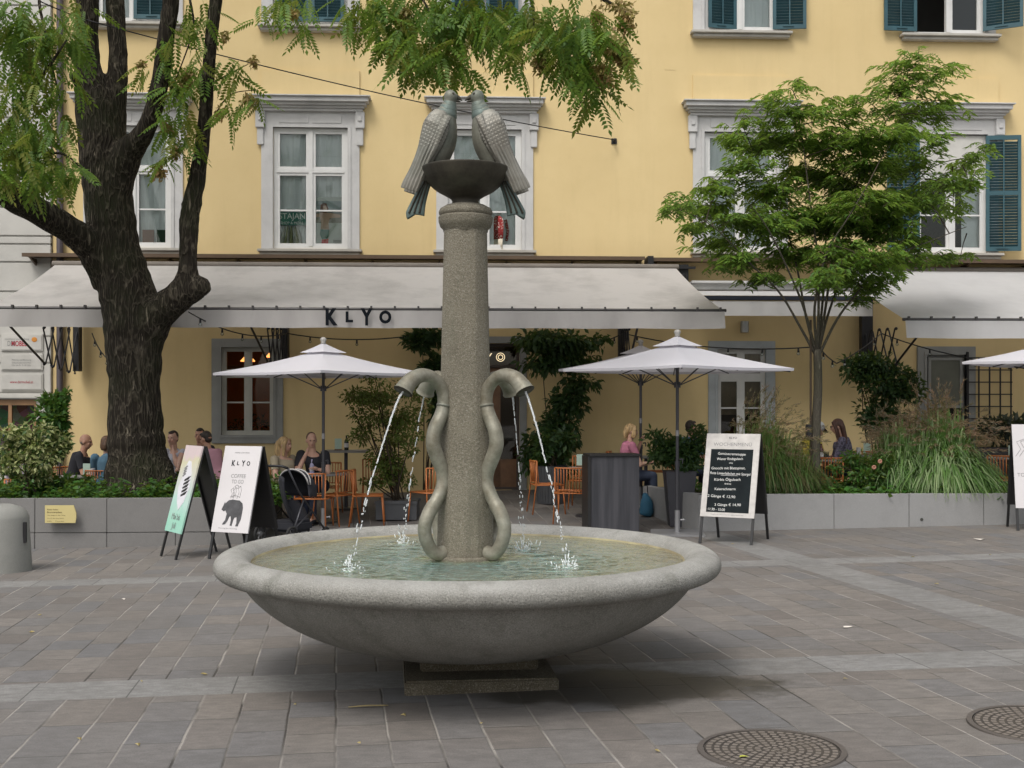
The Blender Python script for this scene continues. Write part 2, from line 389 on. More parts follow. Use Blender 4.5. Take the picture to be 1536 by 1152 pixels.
for i, (px, py, lab) in enumerate([(1157, 1126, 'patterned round iron cover in the paving right of the fountain, yellow leaf on it'),
                                   (1560, 1088, 'patterned round iron cover cut by the right edge of the photo')]):
    Y = 2800 / (py - 630 + .018 * (px - 768)); X = (px - 768) / FPX * Y
    e = empty('manhole_cover', (X, Y, G(X, Y) + .004), 0, lab, 'manhole cover', 'manhole covers in the paving'); e.rotation_euler = (-.0114, -.018, .4 + i)
    m = MB(); m.lathe([(0.001, .004), (.315, .004), (.318, .0)], 64); m.build('cover', M_COVER, e)
    m = MB(); m.lathe([(.322, -.002), (.322, .006), (.348, .006), (.35, -.002)], 64); m.build('frame', M_IRONRIM, e)

# ---- materials of the facade
def plaster(name, c, c2):
    n = NB(name); x, y, z = n.sep(n.obj())[:3]
    f = n.noise(.55, detail=7, rough=.62); st = n.noise(1.2, n.scale(n.obj(), (1.6, 1, .16)), detail=6, rough=.7)
    col = n.mix(n.ramp(f, [(.35, 0), (.65, 1)]), c, c2)
    col = n.mix(n.ramp(st, [(.5, 0), (.8, .28)]), col, tuple(q * .72 for q in c)); col = n.mix(n.ramp(n.noise(5, detail=8, rough=.75), [(.55, 0), (.8, .12)]), col, tuple(q * .6 for q in c))
    n.bump(n.noise(90, detail=4), .12, .004, n.bump(n.noise(1.6, detail=3), .15, .03)); return n.set(color=col, rough=.92, spec=.2)
M_YEL = plaster('yellow_plaster', (.62, .48, .25), (.675, .53, .285))
M_TRIM = M('pale_grey_paint', (.50, .495, .49), .75, var=.1, vs=2, dirt=.4, bs=30)
M_FRAME = M('white_window_paint', (.62, .62, .61), .5, var=.06, dirt=.2)
M_GTRIM = M('grey_green_stone_trim', (.27, .275, .265), .8, var=.08, dirt=.3)
M_TEAL = M('teal_shutter_paint', (.028, .085, .105), .5, var=.18, dirt=.3)
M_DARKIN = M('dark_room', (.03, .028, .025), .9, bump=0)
M_CURT = M('net_curtain', (.74, .76, .78), .9, var=.08, vs=1.2, bump=0)
M_GLASS = glassmat('window_glass', (.88, .91, .90), .015)
M_GLASS2 = glassmat('shop_glass', (.85, .85, .8), .03)
M_WARM = M('warm_plaster_room', (.36, .17, .07), .8, bump=0)
M_BROWN = M('brown_sheet_metal', (.10, .065, .04), .5, .2, dirt=.3)
M_BLACK = M('black_iron', (.018, .018, .02), .5, .3, bump=0)
M_WOOD = M('varnished_wood', (.16, .075, .03), .45, var=.25, vs=6)
M_LGREY = M('light_grey_plaster', (.50, .49, .46), .9, var=.08, vs=1, dirt=.35)
M_SILL = M('stone_sill', (.42, .40, .36), .8, dirt=.4)

bld = empty('yellow_building', (0, 21, 0), FTH, 'long ochre yellow plastered building with grey window surrounds behind the fountain', 'building')
CU = [-6.72, -3.60, -.49, 4.15, 8.05, 12.2, 15.9]      # window axes
CU2 = [-6.72, -3.60, -.49, 4.15, 8.0, 12.1, 15.8]
GF = [(FU(318), FU(425), .947, 2.81, 'lit'), (FU(1062), FU(1162), .80, 2.79, 'net'), (FU(1375), FU(1462), .72, 2.70, 'shade')]
DOOR = (FU(690), FU(790), .10, 2.86)
holes = []
for c in CU: holes.append((c - .66, c + .66, 4.42, 6.58))
for c in CU2: holes.append((c - .66, c + .66, 8.41, 10.6))
for c in CU2: holes.append((c - .66, c + .66, 12.3, 14.2))
for a, b, z0, z1, k in GF: holes.append((a + .17, b - .17, z0 + .15, z1 - .15))
holes.append((DOOR[0] + .13, DOOR[1] - .13, DOOR[2], DOOR[3] - .12))
def wall_holes(m, x0, x1, z0, z1, holes, y=0, dep=.3):
    xs = sorted({x0, x1, *[h[0] for h in holes], *[h[1] for h in holes]}); zs = sorted({z0, z1, *[h[2] for h in holes], *[h[3] for h in holes]})
    for i in range(len(xs) - 1):
        for j in range(len(zs) - 1):
            cx = (xs[i] + xs[i + 1]) / 2; cz = (zs[j] + zs[j + 1]) / 2
            if any(h[0] < cx < h[1] and h[2] < cz < h[3] for h in holes): continue
            m.add([(xs[i], y, zs[j]), (xs[i + 1], y, zs[j]), (xs[i + 1], y, zs[j + 1]), (xs[i], y, zs[j + 1])], [(0, 1, 2, 3)])
    for a, b, c, d in holes:
        m.add([(a, y, c), (b, y, c), (b, y, d), (a, y, d), (a, y + dep, c), (b, y + dep, c), (b, y + dep, d), (a, y + dep, d)], [(0, 4, 5, 1), (1, 5, 6, 2), (2, 6, 7, 3), (3, 7, 4, 0)])
m = MB(); UL = FU(79); wall_holes(m, UL, 20, -1, 15.5, holes)
m.add([(UL, 0, -1), (UL, .8, -1), (UL, .8, 15.5), (UL, 0, 15.5)], [(0, 1, 2, 3)])
wall = m.build('wall', M_YEL, bld, fix=False)
for i, c in enumerate(CU[:5]):                          # shallow raised plaster fields over the cornices
    m = MB(); m.box((c - .87, -.035, 7.14), (c + .87, .01, 7.60)); m.build('plaster_panel', M_YEL, wall)
m = MB(); m.box((-2.35 + .02, -.012, 6.15), (-2.3, -.0, 6.18))

def shutter(parent, u, z0, z1, wd, ang, side, label=None):
    """louvred leaf hinged at u; side=+1 leaf extends to +u when ang=0 (flat on the wall)"""
    m = MB(); t = .035
    m.box((0, -t, z0), (.06, 0, z1)); m.box((wd - .06, -t, z0), (wd, 0, z1)); m.box((wd / 2 - .012, -t - .004, z0 + .08), (wd / 2 + .012, -t + .004, z1 - .08))
    zs = [z0, z1 - .08]
    if z1 - z0 > 1.2: zs.append((z0 + z1) / 2 - .04)
    for z in zs: m.box((.06, -t + .001, z), (wd - .06, -.001, z + .08))
    k = int((z1 - z0) / .052)
    for i in range(k):
        z = z0 + .1 + i * .052
        if z < z1 - .1: m.box((.06, -t * .9, z), (wd - .06, -t * .9 + .048, z + .008), rot=Matrix.Rotation(R(-52), 3, 'X'))
    m.box((wd * .3, -t - .015, z0 + .04), (wd * .62, -t - .003, z0 + .055))
    if side < 0: m.v = [(-x, y, z) for x, y, z in m.v]
    o = m.build('shutter', M_TEAL, parent, loc=(u, -.05, 0), rot=(0, 0, ang))
    return o
M_SIGNG = M('green_sign', (.03, .17, .13), .6, bump=0); M_WHITE = M('white_lettering', (.8, .8, .78), .6, bump=0, var=.02)
def sash(m, a, b, z0, z1, y, w_=.055, bars=()):
    m.box((a, y - .03, z0), (a + w_, y + .03, z1)); m.box((b - w_, y - .03, z0), (b, y + .03, z1))
    m.box((a + w_, y - .028, z0), (b - w_, y + .028, z0 + w_)); m.box((a + w_, y - .028, z1 - w_), (b - w_, y + .028, z1))
    for z in bars: m.box((a + w_, y - .015, z - .014), (b - w_, y + .015, z + .014))
def upper_window(c, z0, z1, cornice=True, idx=0, open_=False, dark=False):
    m = MB(); e = .22                                    # surround
    m.box((c - .87, -.035, z0 - .02), (c - .66, .02, z1 + .28)); m.box((c + .66, -.035, z0 - .02), (c + .87, .02, z1 + .28))
    m.box((c - .66, -.034, z1), (c + .66, .02, z1 + .28)); m.box((c - .72, -.05, z0), (c - .665, .06, z1 + .03)); m.box((c + .665, -.05, z0), (c + .72, .06, z1 + .03))
    m.box((c - .665, -.05, z1), (c + .665, .06, z1 + .045))
    m.box((c - .55, -.045, z1 + .08), (c - .03, -.033, z1 + .24)); m.box((c + .03, -.045, z1 + .08), (c + .55, -.033, z1 + .24))
    wn = m.build('window', M_TRIM, bld)
    if cornice:
        m = MB()
        for sd in (-1, 1):                               # little side consoles
            m.box((c + sd * .80, -.10, z1 - .02), (c + sd * .965, -.02, z1 + .28), bev=.01); m.box((c + sd * .825, -.07, z1 - .32), (c + sd * .94, -.02, z1 - .021), bev=.01)
            m.box((c + sd * .845, -.12, z1 + .10), (c + sd * .92, -.098, z1 + .2), bev=.01)
        for k, (o_, h0, h1, d) in enumerate([(.93, .281, .33, .10), (.96, .331, .37, .14), (1.0, .371, .42, .19), (1.04, .421, .50, .25), (1.08, .501, .525, .29)]):
            m.box((c - o_, -d, z1 + h0), (c + o_, -.001, z1 + h1), bev=.006)
        m.build('cornice', M_TRIM, wn)
    m = MB(); m.box((c - .92, -.17, z0 - .07), (c + .92, .02, z0 - .021), bev=.008); m.box((c - .88, -.12, z0 - .13), (c + .88, .01, z0 - .071), bev=.01)
    m.build('sill', M_SILL, wn)
    m = MB(); y = .06
    m.box((c - .66, y - .04, z0), (c - .60, y + .05, z1)); m.box((c + .60, y - .04, z0), (c + .66, y + .05, z1)); m.box((c - .6, y - .04, z0), (c + .6, y + .05, z0 + .05)); m.box((c - .6, y - .04, z1 - .05), (c + .6, y + .05, z1))
    h = z1 - z0; tr = z0 + h * .645
    m.box((c - .6, y - .045, tr - .03), (c + .6, y + .05, tr + .03)); m.box((c - .035, y - .05, z0 + .05), (c + .035, y + .045, z1 - .05))
    for sd in (-1, 1):
        if open_ and sd == -1: continue
        a, b = sorted((c + sd * .035, c + sd * .6))
        sash(m, a, b, z0 + .05, tr - .03, y + .001, .05, (z0 + h * .32,)); sash(m, a, b, tr + .03, z1 - .05, y + .001, .05)
    m.build('frame', M_FRAME, wn)
    m = MB(); m.box((c - .6, y + .006, z0 + .05), (c + .6, y + .012, z1 - .05)) if not open_ else m.box((c + .03, y + .006, z0 + .05), (c + .6, y + .012, z1 - .05))
    m.build('pane', M_GLASS, wn)
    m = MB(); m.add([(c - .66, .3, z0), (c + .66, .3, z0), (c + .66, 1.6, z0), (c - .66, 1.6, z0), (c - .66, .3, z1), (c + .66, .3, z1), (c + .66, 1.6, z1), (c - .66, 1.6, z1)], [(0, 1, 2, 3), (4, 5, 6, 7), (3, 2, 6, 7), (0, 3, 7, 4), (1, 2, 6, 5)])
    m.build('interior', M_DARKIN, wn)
    if not dark:                                         # pale curtain hung in soft folds behind the glass
        m = MB(); n_ = 60; xs_ = [c - .64 + 1.28 * i / n_ for i in range(n_ + 1)]
        vs = [(x, .135 + .012 * math.sin(x * 41 + idx) + .006 * math.sin(x * 97), z) for z in (z0 + .02, z1 - .02) for x in xs_]
        m.add(vs, [(i, i + 1, n_ + 2 + i, n_ + 1 + i) for i in range(n_)]); m.build('curtain', M_CURT, wn, smooth=True)
    return wn
W1 = [upper_window(c, 4.42, 6.58, True, i, dark=(i == 4)) for i, c in enumerate(CU)]
W2 = [upper_window(c, 8.41, 10.6, True, i + 9, open_=(i == 4), dark=(i == 4)) for i, c in enumerate(CU2)]
for c in CU2: upper_window(c, 12.3, 14.2, False, 3)
# shutters
for c in CU2[:3]:
    for wn in [W2[CU2.index(c)]]:
        shutter(wn, c + .60, 8.46, 10.5, .58, 0, -1); 
        if c != CU2[0]: shutter(wn, c - .60, 8.46, 10.5, .58, 0, 1)
shutter(W2[3], 4.15 - .60, 8.46, 10.5, .55, R(12), 1); shutter(W2[3], 4.15 + .58, 8.44, 10.5, .60, R(-6), 1)
shutter(W2[4], 8.0 - .62, 8.44, 10.5, .62, R(4), -1); shutter(W2[4], 8.0 + .62, 8.46, 10.5, .68, R(-28), 1)
shutter(W1[4], 8.05 + .62, 4.44, 6.55, .62, R(-8), 1); shutter(W1[4], 8.05 - .62, 4.44, 6.55, .62, R(5), -1)
for k in (5, 6):
    for W_ in (W1[k], W2[k]):
        z0 = 4.44 if W_ in W1 else 8.46; cc = CU[k] if W_ in W1 else CU2[k]
        shutter(W_, cc + .62, z0, z0 + 2.06, .62, R(-8), 1); shutter(W_, cc - .62, z0, z0 + 2.06, .62, R(5), -1)
# roller blind in the upper part of the shuttered window
m = MB(); m.box((8.05 - .6, .002, 5.87), (8.05 + .6, .012, 6.56)); m.build('roller_blind', M('blind', (.50, .49, .46), .8), W1[4])
m = MB(); m.box((8.05 + .25, .14, 4.45), (8.05 + .58, .15, 6.0)); m.build('curtain', M_CURT, W1[4])
# notices and goods shown in the windows
def zof(py, px=466): return F(px, py)[1]
c = CU[1]; a, b = FU(415), FU(459)
m = MB(); m.box((a, .085, zof(337)), (b, .095, zof(317))); s_ = m.build('notice', M_SIGNG, W1[1])
text('STAJAN', .105, M_WHITE, s_, ((a + b) / 2, .083, zof(324.5)), width=.46, bold=.006); text('SHOP & MORE', .05, M_WHITE, s_, ((a + b) / 2, .083, zof(333.5)), width=.40)
m = MB()
for i in range(7): m.tube([(a + .06 + i * .06, .115, zof(369)), (a + .10 + i * .05 + .03 * math.sin(i * 2), .11, zof(350)), (a + .14 + i * .035, .115, zof(338))], [.035, .03, .008], 8, i % 2)
m.build('displayed_clothes', [M('pale_cloth', (.4, .4, .36), .9), M('olive_cloth', (.25, .26, .14), .9)], W1[1], smooth=True)
a, b = FU(469.5), FU(513)
m = MB(); m.box((a, .10, zof(371)), (b, .11, zof(294)), 0); m.box((a, .097, zof(328)), (b, .099, zof(300)), 1); m.box((a, .094, zof(333)), (b, .0965, zof(318)), 2)
pst = m.build('poster', [M('poster_white', (.52, .55, .52), .7, bump=0), M('poster_sky', (.30, .36, .38), .7, bump=0), M('poster_land', (.2, .19, .15), .7, bump=0, var=.3)], W1[1])
def zp(px, py): u, z = F(px, py); return (u, z)
def shape(parent, pts, mat, y, name='printed_shape', t=.003):
    m = MB(); m.prism([zp(*q) for q in pts], y - t, y); return m.build(name, mat, parent)
M_SKINP = M('printed_skin', (.50, .33, .24), .7, bump=0); M_REDP = M('printed_red', (.50, .03, .03), .7, bump=0); M_HAIRP = M('printed_hair', (.14, .05, .03), .7, bump=0)
shape(pst, [(479, 316), (480, 306), (484, 303), (489, 304), (492, 312), (489, 318), (486, 330), (480, 326)], M_HAIRP, .0935)
shape(pst, [(484, 307), (488, 307), (490, 313), (487, 317), (484, 314)], M_SKINP, .090)
shape(pst, [(481, 318), (492, 318), (510, 321), (510, 325), (494, 326), (492, 334), (493, 343), (480, 343), (481, 333), (479, 324), (470, 325), (470, 321)], M_SKINP, .088)
shape(pst, [(480, 343), (493, 343), (492, 354), (489, 358), (482, 358), (479, 350)], M_SIGNG, .0865)
shape(pst, [(482, 358), (492, 357), (491, 368), (481, 368)], M_REDP, .085)
shape(pst, [(499, 359), (511, 359), (511, 363), (499, 363)], M_GTRIM, .088)
# red patterned jacket on a form in the middle window
n_ = NB('red_patterned_knit'); v_ = n_.voro(26, n_.scale(n_.obj(), (1, 1, 1.4))); n_.set(color=n_.mix(n_.ramp(v_, [(.30, 0), (.36, 1)]), (.55, .5, .45), (.25, .02, .02)), rough=.9); M_KNIT = n_.m
m = MB(); uj, zj = F(746, 345); m.tube([(uj, .0, zj - .15), (uj, .0, zj + .05), (uj, .0, zj + .2), (uj, .0, zj + .27)], [(.018, .15), (.018, .16), (.018, .15), (.015, .06)], 16, 0)
for sd in (-1, 1): m.tube([(uj + sd * .15, .0, zj + .2), (uj + sd * .19, -.01, zj), (uj + sd * .17, -.015, zj - .18)], [(.016, .035), (.016, .033), (.016, .03)], 10, 0)
m.tube([(uj, .0, zj - .34), (uj, .0, zj - .151)], [(.016, .13), (.016, .14)], 14, 1)
m.build('displayed_jacket', [M_KNIT, M('cream_cloth', (.55, .5, .4), .9)], W1[2], smooth=True, loc=(0, .105, 0))
m = MB(); ua, za = F(233, 352); m.box((ua - .25, .09, za - .2), (ua - .05, .11, za + .1), 0); m.box((ua + .0, .09, za - .2), (ua + .3, .11, za + .1), 1); m.build('displayed_goods', [M('terracotta_print', (.25, .12, .08), .8), M('dark_green_print', (.03, .07, .04), .8)], W1[0])

M_DKLEAF = leafmat('dark_leaf', (.018, .04, .012), (.03, .06, .02), .15)
# ground-floor windows
def gf_window(a, b, z0, z1, kind):
    m = MB()
    m.box((a, -.05, z0), (a + .17, .02, z1), bev=.006); m.box((b - .17, -.05, z0), (b, .02, z1), bev=.006)
    m.box((a + .17, -.048, z0), (b - .17, .02, z0 + .15)); m.box((a + .17, -.048, z1 - .15), (b - .17, .02, z1))
    m.box((a + .125, -.065, z0 + .1), (a + .171, .03, z1 - .1)); m.box((b - .171, -.065, z0 + .1), (b - .125, .03, z1 - .1)); m.box((a + .171, -.065, z1 - .151), (b - .171, .03, z1 - .1)); m.box((a + .171, -.065, z0 + .1), (b - .171, .03, z0 + .151))
    wn = m.build('window', M_GTRIM if kind != 'net' else M('blue_grey_paint', (.36, .39, .41), .7, dirt=.3), bld)
    a += .171; b -= .171; z0 += .151; z1 -= .151; y = .07; mid = (a + b) / 2; h = z1 - z0; tr = z0 + h * .70
    m = MB(); sash(m, a, b, z0, z1, y, .04)
    if kind != 'shade':
        m.box((a + .04, y - .035, tr - .04), (b - .04, y + .035, tr + .04)); m.box((mid - .035, y - .036, z0 + .04), (mid + .035, y + .034, z1 - .04))
        for p, q in ((a + .04, mid - .035), (mid + .035, b - .04)):
            sash(m, p, q, z0 + .04, tr - .04, y + .001, .035, (z0 + h * .37,)); sash(m, p, q, tr + .04, z1 - .04, y + .001, .035)
    else: sash(m, a + .04, b - .06, z0 + h * .42, z1 - .05, y - .06, .05)
    m.build('frame', M_FRAME if kind == 'net' else M_GTRIM if kind == 'shade' else M('cream_grey_paint', (.42, .42, .38), .6), wn)
    m = MB(); m.box((a + .04, y + .006, z0 + .04), (b - .04, y + .011, z1 - .04)); m.build('pane', M_GLASS2, wn)
    A, B_ = a - .5, b + .9
    m = MB(); m.add([(A, .3, z0 - .6), (B_, .3, z0 - .6), (B_, 2.6, z0 - .6), (A, 2.6, z0 - .6), (A, .3, z1 + .2), (B_, .3, z1 + .2), (B_, 2.6, z1 + .2), (A, 2.6, z1 + .2)], [(0, 1, 2, 3), (4, 5, 6, 7), (3, 2, 6, 7), (0, 3, 7, 4), (1, 2, 6, 5)])
    m.build('interior', M_WARM if kind == 'lit' else M_DARKIN, wn)
    if kind == 'lit':
        for dx, dz in ((.28, -.18), (.75, -.1)):
            m = MB(); m.lathe([(.03, .1), (.06, .06), (.14, -.03), (.13, -.035)], 20, c=(a + dx, 1.0, z1 + dz)); m.build('pendant_lamp', emitmat('lit_shade', (1, .42, .12), 2.2), wn)
            m = MB(); m.tube([(a + dx, 1.0, z1 + dz + .1), (a + dx, 1.0, z1 + .2)], .006, 6); m.build('cord', M_BLACK, wn)
        m = MB(); m.box((a, .5, z0 + h * .72), (b, .55, z0 + h * .8)); m.build('shelf', M_WOOD, wn)
        foliage('potted_greenery', M_DKLEAF, [(a + .25, .3, z0 + .12, .2, .08, .16, 1), (b - .25, .3, z0 + .14, .2, .08, .18, 1), (a + .5, .3, z0 + .3, .06, .05, .12, .3)], 240, .075, parent=wn)
    if kind == 'net':
        m = MB(); n2 = 40; xs_ = [a + .02 + (b - a - .04) * i / n2 for i in range(n2 + 1)]
        m.add([(x, .2 + .015 * math.sin(x * 33), z) for z in (z0 + .5, z1 - .02) for x in xs_], [(i, i + 1, n2 + 2 + i, n2 + 1 + i) for i in range(n2)]); m.build('curtain', M('brown_net', (.24, .20, .16), .9, bump=0), wn, smooth=True)
    if kind == 'shade':
        m = MB(); m.box((a + .05, .0, z0 + h * .45), (b - .1, .008, z1 - .08)); m.build('roller_blind', M('grey_blind', (.13, .135, .11), .8), wn)
        m = MB(); m.box((b - .02, -.1, z0 - .1), (b + .02, .0, z1 + .05)); m.build('folded_shutter', M_BLACK, wn)
    return wn
for q in GF: gf_window(*q)
# cafe door
a, b, z0, z1 = DOOR
m = MB(); m.box((a, -.05, z0 - .3), (a + .13, .02, z1), bev=.006); m.box((b - .13, -.05, z0 - .3), (b, .02, z1), bev=.006); m.box((a + .13, -.049, z1 - .12), (b - .13, .02, z1))
dr = m.build('door', M_GTRIM, bld); a += .131; b -= .131; z1 -= .121
tz = zof(551, 750)
m = MB(); sash(m, a, b, tz, z1, .12, .05); m.box((a, .09, z0), (a + .05, .15, tz)); m.box((b - .05, .09, z0), (b, .15, tz)); m.box((a + .05, .09, z0), (b - .05, .15, z0 + .05)); m.build('frame', M('dark_door_frame', (.05, .035, .028), .5), dr)
m = MB(); m.box((a + .05, .115, tz), (b - .05, .12, z1)); m.box((a + .6, .115, z0 + .05), (b - .05, .12, tz)); m.build('pane', M_GLASS2, dr)
m = MB(); m.box((a + .05, .1, z0 + .05), (a + .6, .14, tz - .02)); m.box((b - .52, .1, z0 + .05), (b - .05, .112, z0 + .55)); m.build('leaf', M_WOOD, dr)
m = MB(); m.add([(a - .4, .4, z0), (b + .8, .4, z0), (b + .8, 3, z0), (a - .4, 3, z0), (a - .4, .4, z1 + .1), (b + .8, .4, z1 + .1), (b + .8, 3, z1 + .1), (a - .4, 3, z1 + .1)], [(0, 1, 2, 3), (4, 5, 6, 7), (3, 2, 6, 7), (0, 3, 7, 4), (1, 2, 6, 5)]); m.build('interior', M('brown_room', (.12, .06, .035), .8, bump=0), dr)
M_NEON = emitmat('warm_neon', (1, .8, .5), .8)
un, zn = F(751, 535.5)
for r_ in (.075, .042):
    m = MB(); m.tube([(un + r_ * math.cos(t), .07, zn + r_ * math.sin(t)) for t in np.linspace(0, 2 * math.pi, 24, endpoint=False)], .006, 6, closed=True); m.build('neon_ring', M_NEON, dr)
text('K L Y', .15, M_NEON, dr, (un - .36, .075, zn), width=.42)
# drainpipe
m = MB(); up = FU(92.5); m.tube([(up, -.09, -.3), (up, -.09, 3), (up, -.09, 15)], .058, 14)
for z in (1.2, 3.6, 6.2, 8.8, 11.5): m.tube([(up, -.09, z), (up, -.09, z + .05)], .068, 14)
m.build('drainpipe', M('weathered_zinc', (.10, .085, .095), .5, .4, dirt=.3), bld, smooth=True, edge=40)
# sheet-metal hood over the awnings
def hood(px0, px1, py, nm, dz=0):
    u0, u1 = FU(px0), FU(px1); z = zof(py, 700) + dz
    m = MB(); m.box((u0, -.42, z - .035), (u1, .0, z)); m.box((u0, -.425, z - .06), (u1, -.40, z + .004))
    k = int((u1 - u0) / 1.15)
    for i in range(k + 1):
        x = u0 + .1 + (u1 - u0 - .2) * i / max(k, 1); m.add([(x, -.40, z - .06), (x, -.001, z - .06), (x, -.001, z - .19), (x + .03, -.40, z - .06), (x + .03, -.001, z - .06), (x + .03, -.001, z - .19)], [(0, 1, 2), (3, 5, 4), (0, 2, 5, 3), (0, 3, 4, 1)])
    return m.build(nm, M_BROWN, bld)
hood(46, 962, 388, 'metal_hood'); hood(970, 1900, 389.5, 'metal_hood')
u0, z0 = F(970, 402); m = MB(); m.box((u0 - .05, -.46, z0 - .12), (u0 + .05, -.02, z0 + .16)); m.build('hood_bracket', M_BLACK, bld)
# wall lamp
ul, zl = F(1114.5, 491)
m = MB(); m.tube([(ul, -.12, zl - .1), (ul, -.12, zl + .1)], .075, 20); m.box((ul - .03, -.06, zl - .04), (ul + .03, .0, zl + .04)); m.build('wall_lamp', M('aluminium', (.32, .33, .33), .35, .7), bld, smooth=True, edge=40)
# cable anchor
ua_, za_ = F(921, 212)
m = MB(); m.tube([(ua_, 0, za_), (ua_, -.12, za_)], .02, 8); m.ball((ua_, -.12, za_), .032, n=8); m.box((ua_ - .05, -.015, za_ - .05), (ua_ + .05, 0, za_ + .05)); m.build('cable_anchor', M_BLACK, bld)
# small maintenance hatch lines in the plaster
uh, zh = F(1005, 100); m = MB(); m.box((uh - .1, -.004, zh - .06), (uh + .1, 0, zh + .06)); m.build('hatch', M_YEL, bld)

# trellis (dark metal grid) beside the right ground-floor window
a, z1 = F(1449, 537); b, z0 = F(1513, 646)
m = MB()
for i in range(5): x = a + (b - a) * i / 4; m.box((x - .012, -.10, z0), (x + .012, -.08, z1))
k = 7
for i in range(k): z = z0 + (z1 - z0) * i / (k - 1); m.box((a - .02, -.112, z - .01), (b + .02, -.10, z + .01))
for x in (a, b): m.box((x - .01, -.08, z1 - .2), (x + .01, 0, z1 - .18))
tag(m.build('trellis', M_BLACK, bld), None)

# ---- light grey neighbour building
lb = empty('grey_building', (0, 21, 0), FTH, 'light grey banded building with signboards and a wooden shopfront at the left edge', 'building')
m = MB(); ur = FU(78); z = 2.05; lv = [zof(y, 40) for y in (590, 545, 505, 438, 394, 367, 355, 312, 262, 220, 178, 136, 99, 55, 10, -40, -90, -140, -190, -240)]
zz = [zof(596, 40)] + lv[1:]
Y0 = -.06
segs = [v for v in lv]
for i in range(len(segs) - 1):
    m.box((-20, Y0, segs[i] + .012), (ur, .5, segs[i + 1] - .012), bev=.01)
m.box((-20, Y0 + .03, 1.8), (ur - .02, .5, segs[-1]))
m.box((-20, Y0 - .08, lv[0] - .10), (ur, .4, lv[0] + .0), bev=.02)
m.box((ur - .25, Y0 + .0, -1), (ur, .5, lv[0] - .101)); m.box((-20, Y0, -1), (ur - .25, .5, .45))
m.build('wall', M_LGREY, lb)
m = MB(); zt = lv[0] - .11; zb = .45; x0 = -10.2; x1 = ur - .26
m.box((x0, -.05, zb), (x1, .0, zb + .1)); m.box((x0, -.05, zt - .1), (x1, .0, zt))
for i in range(5): x = x0 + (x1 - x0) * i / 4; m.box((x - .03, -.055, zb + .1), (x + .03, .0, zt - .1))
wd_ = m.build('shopfront', M('oak_frame', (.30, .17, .08), .5, var=.2), lb)
m = MB(); m.box((x0, -.02, zb), (x1, -.012, zt)); m.build('pane', M_GLASS2, wd_)
m = MB(); m.box((-20, .3, zb), (x1, .35, zt)); n_ = NB('shop_display'); f_ = n_.voro(7, out=1); n_.set(color=n_.mix(.65, f_, (.04, .03, .03)), rough=.8); m.build('interior', n_.m, wd_)
M_SIGNW = M('sign_panel', (.48, .47, .44), .5, bump=0); M_RED = M('red_lettering', (.35, .02, .04), .6, bump=0); M_INK = M('dark_lettering', (.04, .045, .05), .6, bump=0); M_GREYINK = M('grey_lettering', (.2, .2, .2), .6, bump=0)
for i, (y0, y1) in enumerate([(503, 525), (532, 554), (562, 584)]):
    a, z1 = F(6, y0); b, z0 = F(65, y1)
    m = MB(); m.box((a, -.10, z0), (b, -.075, z1)); m.box((a - .02, -.09, z0 - .02), (b + .02, -.062, z1 + .02), 1); s_ = m.build('signboard', [M_SIGNW, M_LGREY], lb)
    cx, cz = (a + b) / 2, (z0 + z1) / 2
    if i == 0:
        text('DER', .09, M_GREYINK, s_, (a + .10, -.103, cz - .02), width=.14, align='LEFT'); text('MOBEL', .09, M_RED, s_, (a + .30, -.103, cz - .02), width=.26, bold=.02)
        text('tischlerei ausstellung', .03, M_GREYINK, s_, (cx - .08, -.103, cz + .055), width=.42)
        m = MB(); m.ball((b - .12, -.102, cz + .05), (.05, .004, .045), n=10); m.build('orange_mark', M('orange_paint', (.55, .22, .03), .6, bump=0), s_)
    elif i == 1:
        for k in range(3): text(['Planung und Beratung', 'Einbaumoebel nach Mass', 'Mo bis Fr 9-18 Uhr'][k], .028, M_GREYINK, s_, (cx, -.103, cz + .03 - k * .045), width=.33)
    else: text('www.dermobel.at', .05, M_RED, s_, (cx, -.103, cz - .0), width=.40)
# dark grey planter box with shrubs at the right, under the trellis
sb = empty('raised_bed_box', (FU(1493) * 1.0, 20.45 + .35, G(8.6, 20.8)), FTH, 'dark box with dusky shrubs standing under the wall trellis', 'planter box')
m = MB(); m.box((-1.0, -.3, 0), (1.2, .3, .62)); m.build('box', M('dark_timber', (.035, .03, .03), .7), sb)
foliage('shrub', leafmat('dusky_leaf', (.03, .045, .03), (.07, .08, .06), .2), clumped(0, 0, .95, 1.1, .3, .3, 9, .4, 4), 700, .14, parent=sb)
